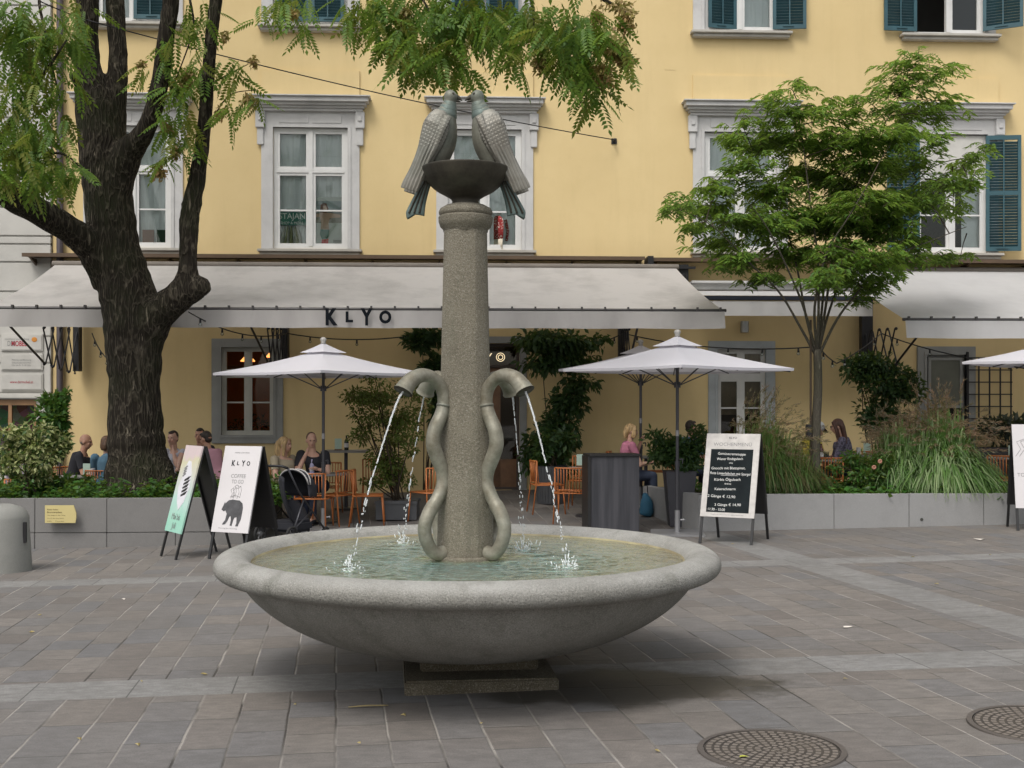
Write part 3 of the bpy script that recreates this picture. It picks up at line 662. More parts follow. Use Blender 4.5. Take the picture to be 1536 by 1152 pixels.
# ================================================================ AWNINGS
M_AWN = clothmat('awning_canvas', (.62, .60, .58), .42, .55, .35)
M_AWN2 = clothmat('pale_awning_canvas', (.66, .66, .665), .42, .25, .3)
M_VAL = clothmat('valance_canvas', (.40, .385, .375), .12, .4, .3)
def awning(nm, label, xl0, xl1, xr0, xr1, Yt, Yf, zt, zf, zv, mat, seams=1.2, group='folding awnings'):
    e = empty(nm, ((xl1 + xr1) / 2, Yt, 0), 0, label, 'awning', group); ox, oy = (xl1 + xr1) / 2, Yt
    nx, ny = int((xr0 - xl0) / .15), 14; vs = []
    for j in range(ny + 1):
        t = j / ny
        for i in range(nx + 1):
            s = i / nx; x = (xl0 + (xr0 - xl0) * s) * (1 - t) + (xl1 + (xr1 - xl1) * s) * t
            ph = (s * (xr0 - xl0) / seams) % 1; z = zt + (zf - zt) * t - .05 * math.sin(math.pi * t) - .016 * math.sin(math.pi * ph) * math.sin(math.pi * t) - .012 * abs(math.sin(x * 2.7 + t * 3)) * t
            vs.append((x - ox, Yt + (Yf - Yt) * t + FM * x * 1.0 - oy, z))
    m = MB(); m.add(vs, [(j * (nx + 1) + i, j * (nx + 1) + i + 1, (j + 1) * (nx + 1) + i + 1, (j + 1) * (nx + 1) + i) for j in range(ny) for i in range(nx)])
    m.build('cloth', mat, e, smooth=True, fix=False)
    m = MB(); nx = int((xr1 - xl1) / .06); vs = []
    for j in range(5):
        t = j / 4
        for i in range(nx + 1):
            x = xl1 + (xr1 - xl1) * i / nx; ed = max(0, 1 - (x - xl1) / .5) + max(0, 1 - (xr1 - x) / .5)
            vs.append((x - ox, Yf + FM * x - oy - .035 + (.02 * math.sin(x * 5.1) + .01 * math.sin(x * 13)) * t - .05 * ed * t, zf - .02 + (zv - zf) * t + .004 * math.sin(x * 4.3) * t))
    m.add(vs, [(j * (nx + 1) + i, j * (nx + 1) + i + 1, (j + 1) * (nx + 1) + i + 1, (j + 1) * (nx + 1) + i) for j in range(4) for i in range(nx)])
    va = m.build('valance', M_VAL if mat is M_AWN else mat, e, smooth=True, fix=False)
    m = MB(); m.tube([(xl1 - ox - .03, Yf + FM * xl1 - oy, zf), (xr1 - ox + .03, Yf + FM * xr1 - oy, zf)], .024, 8)
    k = int((xr1 - xl1) / .345)
    for i in range(k + 1):
        x = xl1 + .06 + (xr1 - xl1 - .12) * i / k; m.box((x - ox - .014, Yf + FM * x - oy - .045, zf - .012), (x - ox + .014, Yf + FM * x - oy + .01, zf + .045))
    m.build('front_bar', M('grey_metal', (.06, .058, .058), .5, .5), e)
    m = MB(); m.tube([(xl0 - ox - .05, Yt + FM * xl0 - oy, zt + .01), (xr0 - ox + .05, Yt + FM * xr0 - oy, zt + .01)], .055, 12); m.build('roller', M('roller_canvas', (.16, .14, .12), .8), e)
    return e, va, ox, oy
def arm(e, ox, oy, X, Yw, zw, Ym, Yf, zf, lab=None):
    """scissor arm in the plane across the facade: lattice from the wall to Ym, strut from there up to the bar"""
    m = MB(); y1, y0 = Yw + FM * X - oy, Ym + FM * X - oy; zt, zb = zw, zw - .78; k = 4; x = X - ox
    m.box((x - .05, y1 - .03, zb + .05), (x + .05, y1 + .14, zw + .35))
    for i in range(k):
        a = y1 + (y0 - y1) * i / k; b = y1 + (y0 - y1) * (i + 1) / k; g_ = .13 * i / k
        m.box((x - .04, a - .012, zb + g_), (x - .015, a + .012, zb + g_ + .02))
        m.tube([(x - .02, a, zb + g_), (x - .02, b, zt - g_ * .6)], .013, 6); m.tube([(x + .02, a, zt - g_ * .6), (x + .02, b, zb + g_ + .03)], .013, 6)
        m.ball((x, b, zb + g_ + .03), .028, n=8); m.ball((x, b, zt - g_ * .6), .028, n=8)
    m.tube([(x, y0, zb + .14), (x, Yf + FM * X - oy, zf)], .018, 8)
    m.build('scissor_arm', M_BLACK, e)
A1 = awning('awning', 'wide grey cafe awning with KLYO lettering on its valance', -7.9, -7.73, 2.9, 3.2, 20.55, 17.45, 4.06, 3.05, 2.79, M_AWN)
e, va, ox, oy = A1
M_LET = M('black_print', (.008, .010, .013), .9, bump=0, spec=.08)
for ch, px, h, w_ in (('K', 501, .235, .18), ('L', 527, .15, .11), ('Y', 552.5, .235, .18), ('O', 580, .175, .18)):
    Xc = (px - 768) * 17.45 / FPX; yy = 17.45 + FM * Xc - oy - .105
    text(ch, h, M_LET, va, (Xc - ox, yy, CAMZ - (477 - HY) * .00997), width=w_, bold=.05)
for X in (-7.62, -4.0, 1.95): arm(e, ox, oy, X, 20.75, 2.95, 19.35, 17.6, 3.0)
A2 = awning('awning', 'pale awning cut by the right edge above the ornamental grass', 5.94, 5.98, 13.2, 13.4, 20.75, 17.5, 4.06, 2.93, 2.66, M_AWN2)
e, va, ox, oy = A2
for X in (6.35, 11.9): arm(e, ox, oy, X, 20.75, 2.95, 19.0, 17.6, 2.85)
m = MB(); x = 6.42 - ox; m.box((x - .09, 20.75 + FM * 6.4 - oy, 2.2), (x + .09, 20.92 + FM * 6.4 - oy, 3.55)); m.build('bracket_post', M_BLACK, e)
# black end bracket of the wide awning
e = A1[0]; p = P(1026, 412, 20.7); m = MB(); x, y, z = p.x - A1[2], p.y + .0 - A1[3], p.z
m.box((x - .08, y, z - .3), (x + .08, y + .25, z + .18)); m.box((x - .2, y - .05, z + .1), (x + .2, y + .02, z + .14)); m.tube([(x, y, z), (x - .1, y - .4, z - .25)], .03, 8); m.build('end_bracket', M_BLACK, e)
# narrow retracted awning between them
e = empty('cassette_awning', (4.7, 20.75, 0), FTH, 'narrow retracted awning with a short pale valance between the two wide awnings', 'awning', 'folding awnings')
zq = lambda y: zof(y, 1150)
L, Rr = -1.55, 1.5
m = MB(); m.box((L, -.1, zq(440)), (Rr, .3, zq(428)), bev=.02); m.box((L, -.18, zq(431)), (Rr, .3, zq(427)), bev=.01); m.build('cassette', M_TRIM, e)
m = MB(); m.add([(L, -.08, zq(441)), (Rr, -.08, zq(441)), (Rr, -.62, zq(452)), (L, -.62, zq(452))], [(0, 1, 2, 3)]); m.build('cloth', M_AWN2, e, fix=False)
m = MB(); m.box((L, -.68, zq(459)), (Rr, -.6, zq(453)), bev=.01); m.build('front_bar', M('dark_blue_metal', (.03, .035, .05), .4, .5), e)
m = MB(); n_ = 60; m.add([(L + (Rr - L) * i / n_, -.66 + .012 * math.sin(i * .7) * j, zq(460) if j == 0 else zq(481)) for j in (0, 1) for i in range(n_ + 1)], [(i, i + 1, n_ + 2 + i, n_ + 1 + i) for i in range(n_)]); m.build('valance', M_AWN2, e, smooth=True, fix=False)

# ================================================================ PLANTERS
def granite(name, c, var=.1):
    n = NB(name); g1 = n.noise(220, detail=2, rough=.9); g2 = n.noise(3, detail=7, rough=.7)
    col = n.mix(n.ramp(g1, [(.35, .45), (.6, 0)]), c, tuple(x * .45 for x in c)); col = n.mix(n.ramp(g2, [(.45, 0), (.75, .35)]), col, tuple(x * .55 for x in c))
    n.bump(g1, .35, .003); return n.set(color=col, rough=.85, spec=.3)
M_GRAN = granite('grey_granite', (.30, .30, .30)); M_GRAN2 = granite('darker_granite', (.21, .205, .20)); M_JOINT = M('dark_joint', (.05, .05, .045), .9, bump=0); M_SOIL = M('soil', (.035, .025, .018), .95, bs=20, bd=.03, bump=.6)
def planter(nm, label, pts, zt, mat, th=.14, joints=.97, low=None, holes_every=2.0):
    """pts: open or closed polyline of the outer face, walls go inward (left of travel)"""
    e = empty(nm, (pts[0][0], pts[0][1], 0), 0, label, 'planter wall', 'granite planter walls'); o = Vector((pts[0][0], pts[0][1], 0))
    m = MB(); j = MB(); hm = MB()
    for k in range(len(pts) - 1):
        a = Vector((*pts[k], 0)); b = Vector((*pts[k + 1], 0)); L = (b - a).length; d = (b - a) / L; nrm = Vector((-d.y, d.x, 0)); ang = math.atan2(d.y, d.x)
        rm = Matrix.Rotation(ang, 4, 'Z'); T = Matrix.Translation(a - o) @ rm; n_ = max(1, round(L / joints))
        def put(mb, p0, p1, bev=0):
            t = MB(); t.box(p0, p1, bev=bev); mb.add([T @ Vector(v) for v in t.v], t.f)
        for i in range(n_):
            x0, x1 = L * i / n_ + .003, L * (i + 1) / n_ - .003; jig = rnd.uniform(-.003, .003)
            if low: put(m, (x0, jig - .004, -1), (x1, th, low - .003), .006); put(m, (x0, jig, low + .003), (x1, th, zt), .006)
            else: put(m, (x0, jig, -1), (x1, th, zt), .006)
        put(j, (0.01, .012, -1), (L - .01, th - .01, zt - .006))
        nh = int(L / holes_every)
        for i in range(nh):
            q = a + d * (L * (i + .5) / nh) - nrm * .004; zc = G(q.x, q.y) + .10
            hm.tube([q - o + nrm * .02 + Vector((0, 0, zc)), q - o - nrm * .003 + Vector((0, 0, zc))], .022, 10)
    w_ = m.build('wall', mat, e); j.build('joint', M_JOINT, w_); hm.build('weep_hole', M_JOINT, w_); return e
ZT = .375
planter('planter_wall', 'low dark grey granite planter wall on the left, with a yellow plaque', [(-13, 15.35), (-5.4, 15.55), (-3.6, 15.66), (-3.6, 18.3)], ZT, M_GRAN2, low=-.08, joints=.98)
planter('planter_wall', 'low light grey granite planter wall on the right', [(2.03, 18.1), (2.60, 16.22), (4.5, 16.3), (12, 16.75)], ZT, M_GRAN, joints=1.12)
m = MB(); m.prismz([(-13, 15.45), (-5.4, 15.65), (-3.7, 15.76), (-3.7, 18.3), (-13, 18.2)], -.5, .30); tag(m.build('planting_soil', M_SOIL), 'bare earth filling the left planter', None, kind='structure')
m = MB(); m.prismz([(2.15, 18.1), (2.70, 16.32), (4.5, 16.4), (12, 16.85), (12, 18.3)], -.5, .31); tag(m.build('planting_soil', M_SOIL), 'bare earth filling the right planter', None, kind='structure')
# plaque
a = P(65, 785, 15.36); b = P(112, 758.5, 15.36)
pl = empty('plaque', ((a.x + b.x) / 2, 15.43, a.z), 0, 'small yellow arrow-shaped plaque with dark lettering on the left planter wall', 'plaque'); wq = b.x - a.x; hq = b.z - a.z
m = MB(); m.prism([(-wq / 2, 0), (wq / 2 - .012, 0), (wq / 2, hq * .3), (wq / 2, hq * .55), (wq / 2 - .035, hq), (-wq / 2, hq)], -.018, .0); m.build('plate', M('yellow_enamel', (.52, .44, .20), .5, var=.05, bump=0), pl)
M_BRINK = M('brown_lettering', (.10, .075, .02), .6, bump=0)
for i, (t, h, ww) in enumerate([('Roter Faden', .018, .145), ('Brunnenplatz.', .022, .20), ('Hier beginnt der Weg', .013, .24), ('durch die alte Stadt', .012, .22), ('Info    Touren', .014, .22)]):
    text(t, h, M_BRINK, pl, (-wq / 2 + .03, -.0195, hq * (.76 - i * .165)), width=ww, align='LEFT', bold=.01 if i < 2 else 0)
# bollard at left edge
by = 13.15; bx = (2 - 768) / FPX * by
m = MB(); m.lathe([(.001, .76), (.10, .755), (.20, .725), (.265, .68), (.29, .62), (.295, .60), (.30, .45), (.315, .2), (.325, .03), (.325, -.02)], 40)
bl = m.build('stone_bollard', granite('bollard_stone', (.27, .27, .25)), smooth=True, loc=(bx, by, G(bx, by)), edge=50); tag(bl, 'squat round-topped stone bollard cut by the left edge', 'bollard')
m = MB(); m.box((.285, -.1, .33), (.318, -.07, .56)); m.build('slot', M_BLACK, bl)
# ================================================================ FOUNTAIN
FX, FY = -.270, 7.35
fo = empty('fountain', (FX, FY, 0), 0, 'round granite fountain with a column, curved water spouts and two bronze pigeons beak to beak', 'fountain')
def stone(name, c, c2, warm=None):
    n = NB(name); g1 = n.noise(125, detail=3, rough=.95); g2 = n.noise(2.2, detail=8, rough=.7); sp = n.voro(85)
    col = n.mix(n.ramp(g2, [(.35, 0), (.7, 1)]), c, c2)
    col = n.mix(n.ramp(g1, [(.36, .6), (.50, 0)]), col, tuple(x * .35 for x in c)); col = n.mix(n.ramp(g1, [(.55, 0), (.68, .5)]), col, (.55, .53, .48)); col = n.mix(n.ramp(sp, [(.12, .45), (.22, 0)]), col, tuple(x * .25 for x in c))
    st = n.noise(3, n.scale(n.obj(), (2.2, 2.2, .35)), detail=7, rough=.7); col = n.mix(n.ramp(st, [(.52, 0), (.75, .4)]), col, tuple(x * .5 for x in c))
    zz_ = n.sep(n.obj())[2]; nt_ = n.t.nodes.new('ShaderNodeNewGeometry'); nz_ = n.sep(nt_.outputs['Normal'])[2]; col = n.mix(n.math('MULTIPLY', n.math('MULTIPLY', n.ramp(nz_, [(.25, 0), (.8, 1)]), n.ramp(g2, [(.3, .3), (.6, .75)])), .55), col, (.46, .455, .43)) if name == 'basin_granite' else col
    dr_ = n.noise(1, n.scale(n.obj(), (7, 7, .9)), detail=6, rough=.7); col = n.mix(n.ramp(dr_, [(.54, 0), (.70, .35)]), col, (.07, .075, .05))
    n.bump(g1, .8, .006, n.bump(sp, .5, .006)); return n.set(color=col, rough=.82, spec=.35)
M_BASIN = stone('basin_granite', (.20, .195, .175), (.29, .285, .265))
M_COLM = stone('column_granite', (.145, .13, .095), (.215, .195, .15))
M_PLIN = stone('plinth_stone', (.09, .075, .05), (.14, .12, .085))
pr = [(.40, .095), (.65, .12), (.88, .18), (1.07, .26), (1.22, .35), (1.33, .445), (1.40, .535), (1.425, .588), (1.437, .592), (1.452, .582), (1.49, .574), (1.53, .584), (1.556, .606), (1.565, .636), (1.556, .668), (1.53, .695), (1.49, .712), (1.455, .717), (1.42, .712), (1.385, .698), (1.36, .678), (1.335, .645), (1.30, .59), (1.1, .50), (.6, .46), (.15, .46)]
m = MB(); m.lathe(spline([(r, 0, z) for r, z in pr], 3) and [(p.x, p.z) for p in spline([(r, 0, z) for r, z in pr], 3)], 144)
M_IN = NB('basin_lining'); n = M_IN; x, y, z = n.sep(n.obj())[:3]
rr = n.math('SQRT', n.math('ADD', n.math('MULTIPLY', x, x), n.math('MULTIPLY', y, y)))
rr = n.math('ADD', rr, n.math('MULTIPLY', n.math('SUBTRACT', n.noise(1.6, detail=5), .5), .5))
col = n.ramp(n.math('DIVIDE', rr, 1.5), [(.1, (.62, .58, .18)), (.20, (.50, .54, .26)), (.30, (.22, .46, .42)), (.55, (.30, .48, .40)), (.75, (.40, .46, .30)), (.84, (.42, .38, .22)), (.92, (.22, .18, .10))])
col = n.mix(n.ramp(n.noise(9, detail=6), [(.4, 0), (.7, .4)]), col, (.12, .11, .05)); n.set(color=col, rough=.8)
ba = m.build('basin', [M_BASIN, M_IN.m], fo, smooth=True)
for p in ba.data.polygons:
    r_ = math.hypot(p.center.x, p.center.y); p.material_index = 1 if (r_ < 1.352 and p.center.z > .44 and p.normal.z > .1 and p.center.z < .652) else 0
# faint turned facets / ribs under the basin lip
# plinth
pl_ = MB(); rz = Matrix.Rotation(R(6), 3, 'Z')
pl_.box((-.41, -.50, -.3), (.50, .47, -.005), rot=rz, bev=.012); pl_.box((-.32, -.27, -.004), (.40, .38, .20), rot=rz, bev=.01)
pl_.build('plinth', M_PLIN, fo)
# column: tapered shaft with chamfered corners
def oct_ring(h, ch):
    return [(-h, -h + ch), (-h + ch, -h), (h - ch, -h), (h, -h + ch), (h, h - ch), (h - ch, h), (-h + ch, h), (-h, h - ch)]
m = MB(); vs = []; zs = [.46, .62, .80, 1.4, 2.0, 2.4, 2.70]; nr = 8
for z in zs:
    h = .178 - (z - .62) * (.178 - .133) / (2.7 - .62); pts = oct_ring(h, h * .52)
    for i, (x, y) in enumerate(pts):                       # bevel each corner with a second point
        for t in (.06, .94): x2, y2 = pts[(i + 1) % 8]; vs.append((x + (x2 - x) * t, y + (y2 - y) * t, z))
L = 16; m.add(vs, [(i * L + j, i * L + (j + 1) % L, (i + 1) * L + (j + 1) % L, (i + 1) * L + j) for i in range(len(zs) - 1) for j in range(L)])
colm = m.build('column', M_COLM, fo, smooth=True, edge=60, loc=(-.022, 0, 0))
m = MB(); m.lathe([(.12, 2.69), (.140, 2.70), (.143, 2.715), (.160, 2.73), (.171, 2.765), (.172, 2.79), (.160, 2.80), (.168, 2.81), (.170, 2.825), (.160, 2.845), (.125, 2.865), (.09, 2.875), (.05, 2.88)], 48); m.build('capital', M_COLM, colm, smooth=True, edge=50)
m = MB(); m.lathe([(.16, .66), (.195, .672), (.212, .66), (.215, .5), (.215, .46)], 24); m.build('collar', M_COLM, colm, smooth=True, edge=50)
# bronze
def bronze(name, a, b, cc, scales=False, wear=.4):
    n = NB(name); g = n.noise(6, detail=7, rough=.7); g2 = n.noise(2.4, detail=5)
    col = n.mix(n.ramp(g, [(.35, 0), (.65, 1)]), a, b); col = n.mix(n.ramp(g2, [(.5, 0), (.72, wear)]), col, cc)
    nb = n.bump(n.noise(45, detail=4), .25, .004)
    if scales:
        x, y, z = n.sep(n.obj())[:3]
        ax_ = n.math('ABSOLUTE', x); L1 = n.math('ADD', ax_, n.math('MULTIPLY', z, .46)); L2 = n.math('SUBTRACT', z, n.math('MULTIPLY', ax_, .55)); L1 = n.math('ADD', L1, n.math('MULTIPLY', n.noise(9, detail=2), .012))
        p = n.math('ABSOLUTE', n.math('SINE', n.math('MULTIPLY', L1, 135.))); q = n.math('ABSOLUTE', n.math('SINE', n.math('MULTIPLY', L2, 125.)))
        up_ = n.ramp(z, [(0, 0), (1, 1)]); msk = n.math('GREATER_THAN', z, 3.22); q = n.math('MULTIPLY', q, msk); p = n.math('MULTIPLY', p, n.math('LESS_THAN', z, 3.42)); q = n.math('MULTIPLY', q, n.math('LESS_THAN', z, 3.42))
        s_ = n.math('MAXIMUM', p, q); col = n.mix(n.math('MULTIPLY', n.math('GREATER_THAN', s_, .92), .32), col, (.045, .042, .034)); n.bump(n.math('MULTIPLY', s_, -1.), .55, .005, nb)
    return n.set(color=col, rough=n.ramp(g, [(.3, .68), (.7, .5)]), metal=.35, spec=.45)
M_BRZ = bronze('patinated_bronze', (.12, .115, .09), (.23, .23, .19), (.10, .155, .135))
M_BRZP = bronze('polished_pipe_bronze', (.13, .115, .08), (.29, .28, .23), (.17, .20, .165), wear=.5)
M_BRZD = bronze('dark_bronze', (.028, .024, .018), (.065, .058, .042), (.07, .075, .06))
M_WINGB = bronze('feather_bronze', (.18, .165, .135), (.27, .26, .23), (.15, .18, .155), True)
M_BLUEB = bronze('blue_green_bronze', (.09, .13, .12), (.15, .20, .19), (.20, .16, .10))
# bowl
m = MB(); m.lathe([(p.x, p.z) for p in spline([(.085, 0, 2.87), (.086, 0, 2.90), (.12, 0, 2.925), (.19, 0, 2.965), (.245, 0, 3.02), (.272, 0, 3.075), (.278, 0, 3.098), (.270, 0, 3.10), (.262, 0, 3.085), (.22, 0, 3.03), (.12, 0, 2.97), (.01, 0, 2.96)], 4)], 64)
m.build('dove_bowl', M_BRZD, fo, smooth=True, loc=(-.024, 0, 0))
# spout pipes
prof = [(.16, .70), (.205, .690), (.255, .705), (.300, .765), (.322, .85), (.292, .94), (.225, 1.03), (.178, 1.12), (.182, 1.20), (.226, 1.29), (.256, 1.37), (.242, 1.46), (.193, 1.55), (.170, 1.63), (.190, 1.715), (.255, 1.775), (.335, 1.792), (.410, 1.768), (.462, 1.722), (.484, 1.692)]
def zr(i, n): t = i / (n - 1); return .0415 - .004 * math.sin(t * 9) if t < .80 else .039 + (t - .80) * .10
outs = {}
for k, (az, nm) in enumerate([(-139, 'fl'), (-40, 'fr'), (53, 'br'), (126, 'bl')]):
    ca, sa = math.cos(R(az)), math.sin(R(az)); pts = spline([(r * ca, r * sa, z) for r, z in prof], 5); N_ = len(pts)
    rad = [zr(i, N_) * (1.12 if i < N_ * .3 else 1) for i in range(N_)]; rad[-1] *= 1.06; rad[-2] *= 1.06
    m = MB(); m.tube(pts, rad, 20, cap=False)
    d = (pts[-1] - pts[-2]).normalized(); e1 = pts[-1]; m.tube([e1, e1 + d * .001, e1 - d * .05], [rad[-1], rad[-1] * .78, rad[-1] * .74], 20, 1, cap=True)
    pp = m.build('spout_pipe', [M_BRZP, M_BRZD], fo, smooth=True, fix=False, loc=(-.022, 0, 0))
    m = MB(); i_ = int(N_ * .66); m.tube([pts[i_], pts[i_ + 1]], rad[i_] + .004, 20); m.build('joint_ring', M_BRZ, pp, smooth=True)
    outs[nm] = Vector((FX - .022, FY, 0)) + pts[-1]
# pigeons, profile traced in the plane of the two birds
S = .000875
def bird(sign, yaw, lab):
    def q(zx, zy, y=0): return Vector(((zx - 553) * S * sign * (1.09 if sign < 0 else 1.), y, 3.06 - (zy - 745) * S))
    def loft(m, secs, n=20, mi=0):
        """secs: (zx,zy,half width in plane, half depth, y offset)"""
        pts = [q(a[0], a[1], a[4] if len(a) > 4 else 0) for a in secs]; ks = []; sp = spline(pts, 5)
        sw = spline([(a[2] * S, a[3], 0) for a in secs], 5); N_ = len(sp); vs = []
        for i, p in enumerate(sp):
            t = (sp[min(i + 1, N_ - 1)] - sp[max(i - 1, 0)]).normalized(); u = Vector((t.z, 0, -t.x)).normalized(); v = t.cross(u)
            vs += [p + u * (sw[i].x * math.cos(2 * math.pi * j / n)) + v * (sw[i].y * math.sin(2 * math.pi * j / n)) for j in range(n)]
        fs = [(i * n + j, i * n + (j + 1) % n, (i + 1) * n + (j + 1) % n, (i + 1) * n + j) for i in range(N_ - 1) for j in range(n)]
        fs += [tuple(range(n))[::-1], tuple((N_ - 1) * n + j for j in range(n))]; m.add(vs, fs, mi)
    m = MB()
    loft(m, [(288, 800, 50, .035), (320, 700, 82, .06), (350, 600, 110, .085), (384, 500, 118, .10), (404, 410, 106, .10), (420, 335, 84, .085), (437, 275, 62, .062), (453, 226, 45, .045), (461, 188, 51, .049), (468, 158, 45, .043), (476, 138, 18, .018)])
    b = m.build('pigeon', M_BRZ, fo, smooth=True); b['label'] = lab
    bake(b, [('REMESH', dict(mode='VOXEL', voxel_size=.006)), ('SMOOTH', dict(iterations=3))])
    m = MB(); loft(m, [(482, 180, 28, .024), (510, 188, 19, .014), (528, 198, 11, .008), (543, 210, 3, .003)], 12); m.build('beak', M_BRZD, b, smooth=True)
    m = MB(); loft(m, [(500, 208, 12, .010), (518, 214, 7, .008), (532, 219, 3, .003)], 10); m.build('lower_beak', M_BRZD, b, smooth=True)
    m = MB(); [m.ball(q(484, 170, sy * .038), .0085, n=10) for sy in (-1, 1)]; m.build('eye', M_BRZD, b, smooth=True)
    # neck feathers: overlapping collars
    m = MB()
    for k_, (zx, zy, hw, hd) in enumerate([(451, 238, 50, .050), (440, 268, 63, .062), (429, 302, 74, .075)]):
        loft(m, [(zx + 4, zy - 16, hw - 3, hd - .003), (zx, zy + 14, hw + 3, hd + .003), (zx - 3, zy + 24, hw - 1, hd - .001)], 20)
    m.build('neck_feathers', M_BLUEB, b, smooth=True)
    for sy in (-1, 1):                                     # folded wings with stepped layers
        m = MB()
        loft(m, [(395, 300, 40, .014, sy * .078), (385, 350, 76, .022, sy * .092), (372, 415, 96, .026, sy * .102), (345, 500, 92, .026, sy * .097), (298, 610, 74, .022, sy * .085), (236, 730, 64, .018, sy * .072), (182, 832, 66, .015, sy * .064), (170, 862, 64, .012, sy * .062)], 18)
        w_ = m.build('wing', M_WINGB, b, smooth=True)
        m = MB()
        loft(m, [(455, 350, 30, .012, sy * .105), (425, 430, 26, .012, sy * .122), (368, 560, 22, .010, sy * .113), (300, 690, 17, .009, sy * .092), (235, 820, 14, .008, sy * .066)], 10)
        loft(m, [(400, 430, 18, .010, sy * .121), (340, 560, 16, .009, sy * .112), (270, 700, 14, .008, sy * .088), (215, 825, 12, .008, sy * .064)], 10)
        loft(m, [(350, 480, 16, .008, sy * .117), (300, 590, 14, .008, sy * .106), (235, 720, 12, .008, sy * .082), (185, 830, 10, .007, sy * .062)], 10)
        loft(m, [(390, 350, 70, .010, sy * .098), (375, 400, 80, .010, sy * .118), (355, 450, 60, .006, sy * .118)], 14)
        m.build('flight_feathers', M_WINGB, w_, smooth=True)
    m = MB(); loft(m, [(300, 760, 34, .03, 0), (262, 850, 42, .028, 0), (228, 940, 54, .02, 0), (205, 1015, 68, .015, 0), (203, 1026, 66, .012, 0)], 16)
    m.build('tail', M_BLUEB, b, smooth=True)
    m = MB()
    for k_ in range(3): loft(m, [(290 + k_ * 12 - 12, 790, 6, .008, -.03), (222 + k_ * 30 - 30, 950, 7, .006, -.019), (198 + k_ * 38 - 38, 1020, 8, .005, -.0145)], 6)
    m.build('tail_feathers', M_BRZD, b, smooth=True)
    for sy in (-1, 1):
        m = MB(); a = q(352, 640, sy * .045); k1 = q(335, 705, sy * .05); f0 = q(362, 742, sy * .05)
        m.tube([a, k1, f0], [.030, .016, .012], 10)
        for dx, dy in ((1, .2), (1, -.35), (.6, .6), (-.8, 0)): m.tube([f0, f0 + Vector((dx * sign * .03, dy * .03, .004)), f0 + Vector((dx * sign * .05, dy * .05, -.014))], [.010, .009, .004], 8)
        m.build('leg', M_BRZD, b, smooth=True)
    b.rotation_euler = (0, 0, yaw)
    return b
bird(1, R(-4), 'left bronze pigeon facing right').location.x = -.036; bird(-1, R(4), 'right bronze pigeon facing left').location.x = -.036

# ---- water in the basin
n = NB('fountain_water'); n.t.nodes.remove(n.b)
v = n.obj(); x, y, z = n.sep(v)[:3]
h = n.noise(7, n.scale(v, (1, 2.2, 1)), detail=3, dist=.6); h2 = n.noise(26, n.scale(v, (1, 1.8, 1)), detail=2)
waves = []
for (sx, sy) in ((-.68, -.56), (.60, -.42), (-.49, .75), (.35, .42)):
    dx = n.math('SUBTRACT', x, sx); dy = n.math('SUBTRACT', y, sy); r_ = n.math('SQRT', n.math('ADD', n.math('MULTIPLY', dx, dx), n.math('MULTIPLY', dy, dy)))
    waves.append(n.math('DIVIDE', n.math('SINE', n.math('MULTIPLY', r_, 75.)), n.math('ADD', n.math('MULTIPLY', r_, 7.), 1.)))
wv = n.math('ADD', n.math('ADD', waves[0], waves[1]), n.math('ADD', waves[2], waves[3]))
hh = n.math('ADD', n.math('ADD', h, n.math('MULTIPLY', h2, .45)), n.math('MULTIPLY', wv, .30))
b_ = n.t.nodes.new('ShaderNodeBump'); b_.inputs['Strength'].default_value = 1.; b_.inputs['Distance'].default_value = .035; n.put(b_, 'Height', hh)
tr = n.t.nodes.new('ShaderNodeBsdfTransparent'); tr.inputs[0].default_value = (.84, .95, .90, 1)
gl = n.t.nodes.new('ShaderNodeBsdfGlossy'); gl.inputs['Roughness'].default_value = .05; n.t.links.new(b_.outputs[0], gl.inputs['Normal'])
fr = n.t.nodes.new('ShaderNodeFresnel'); fr.inputs[0].default_value = 1.22; n.t.links.new(b_.outputs[0], fr.inputs['Normal'])
ms = n.t.nodes.new('ShaderNodeMixShader'); n.t.links.new(n.math('MULTIPLY', fr.outputs[0], .8), ms.inputs[0]); df = n.t.nodes.new('ShaderNodeBsdfDiffuse'); rw = n.math('SQRT', n.math('ADD', n.math('MULTIPLY', x, x), n.math('MULTIPLY', y, y))); rw = n.math('ADD', rw, n.math('MULTIPLY', n.math('SUBTRACT', n.noise(1.5, detail=4), .5), .6))
n.put(df, 0, n.ramp(n.math('DIVIDE', rw, 1.4), [(.15, (.40, .42, .18)), (.28, (.22, .38, .35)), (.58, (.30, .42, .35)), (.80, (.36, .40, .27)), (.97, (.23, .20, .12))])); tu = n.t.nodes.new('ShaderNodeMixShader'); tu.inputs[0].default_value = .62; n.t.links.new(tr.outputs[0], tu.inputs[1]); n.t.links.new(df.outputs[0], tu.inputs[2])
n.t.links.new(tu.outputs[0], ms.inputs[1]); n.t.links.new(gl.outputs[0], ms.inputs[2]); n.t.links.new(ms.outputs[0], n.out.inputs[0])
M_WATER = n.m
WZ = .648
m = MB(); NR, NA = 60, 120
def wz(x, y):
    s = 0
    for (sx, sy) in ((-.68, -.56), (.60, -.42), (-.49, .75), (.35, .42)):
        r_ = math.hypot(x - sx, y - sy); s += .010 * math.cos(r_ * 42) / (1 + 9 * r_)
    return s
vs = []
for i in range(NR + 1):
    r_ = .17 + (1.345 - .17) * i / NR
    for j in range(NA): a = 2 * math.pi * j / NA; x_, y_ = r_ * math.cos(a), r_ * math.sin(a); vs.append((x_, y_, wz(x_, y_)))
m.add(vs, [(i * NA + j, i * NA + (j + 1) % NA, (i + 1) * NA + (j + 1) % NA, (i + 1) * NA + j) for i in range(NR) for j in range(NA)])
wt = m.build('water', M_WATER, smooth=True, loc=(FX, FY, WZ)); tag(wt, 'greenish rippling water filling the fountain basin', None, kind='structure')
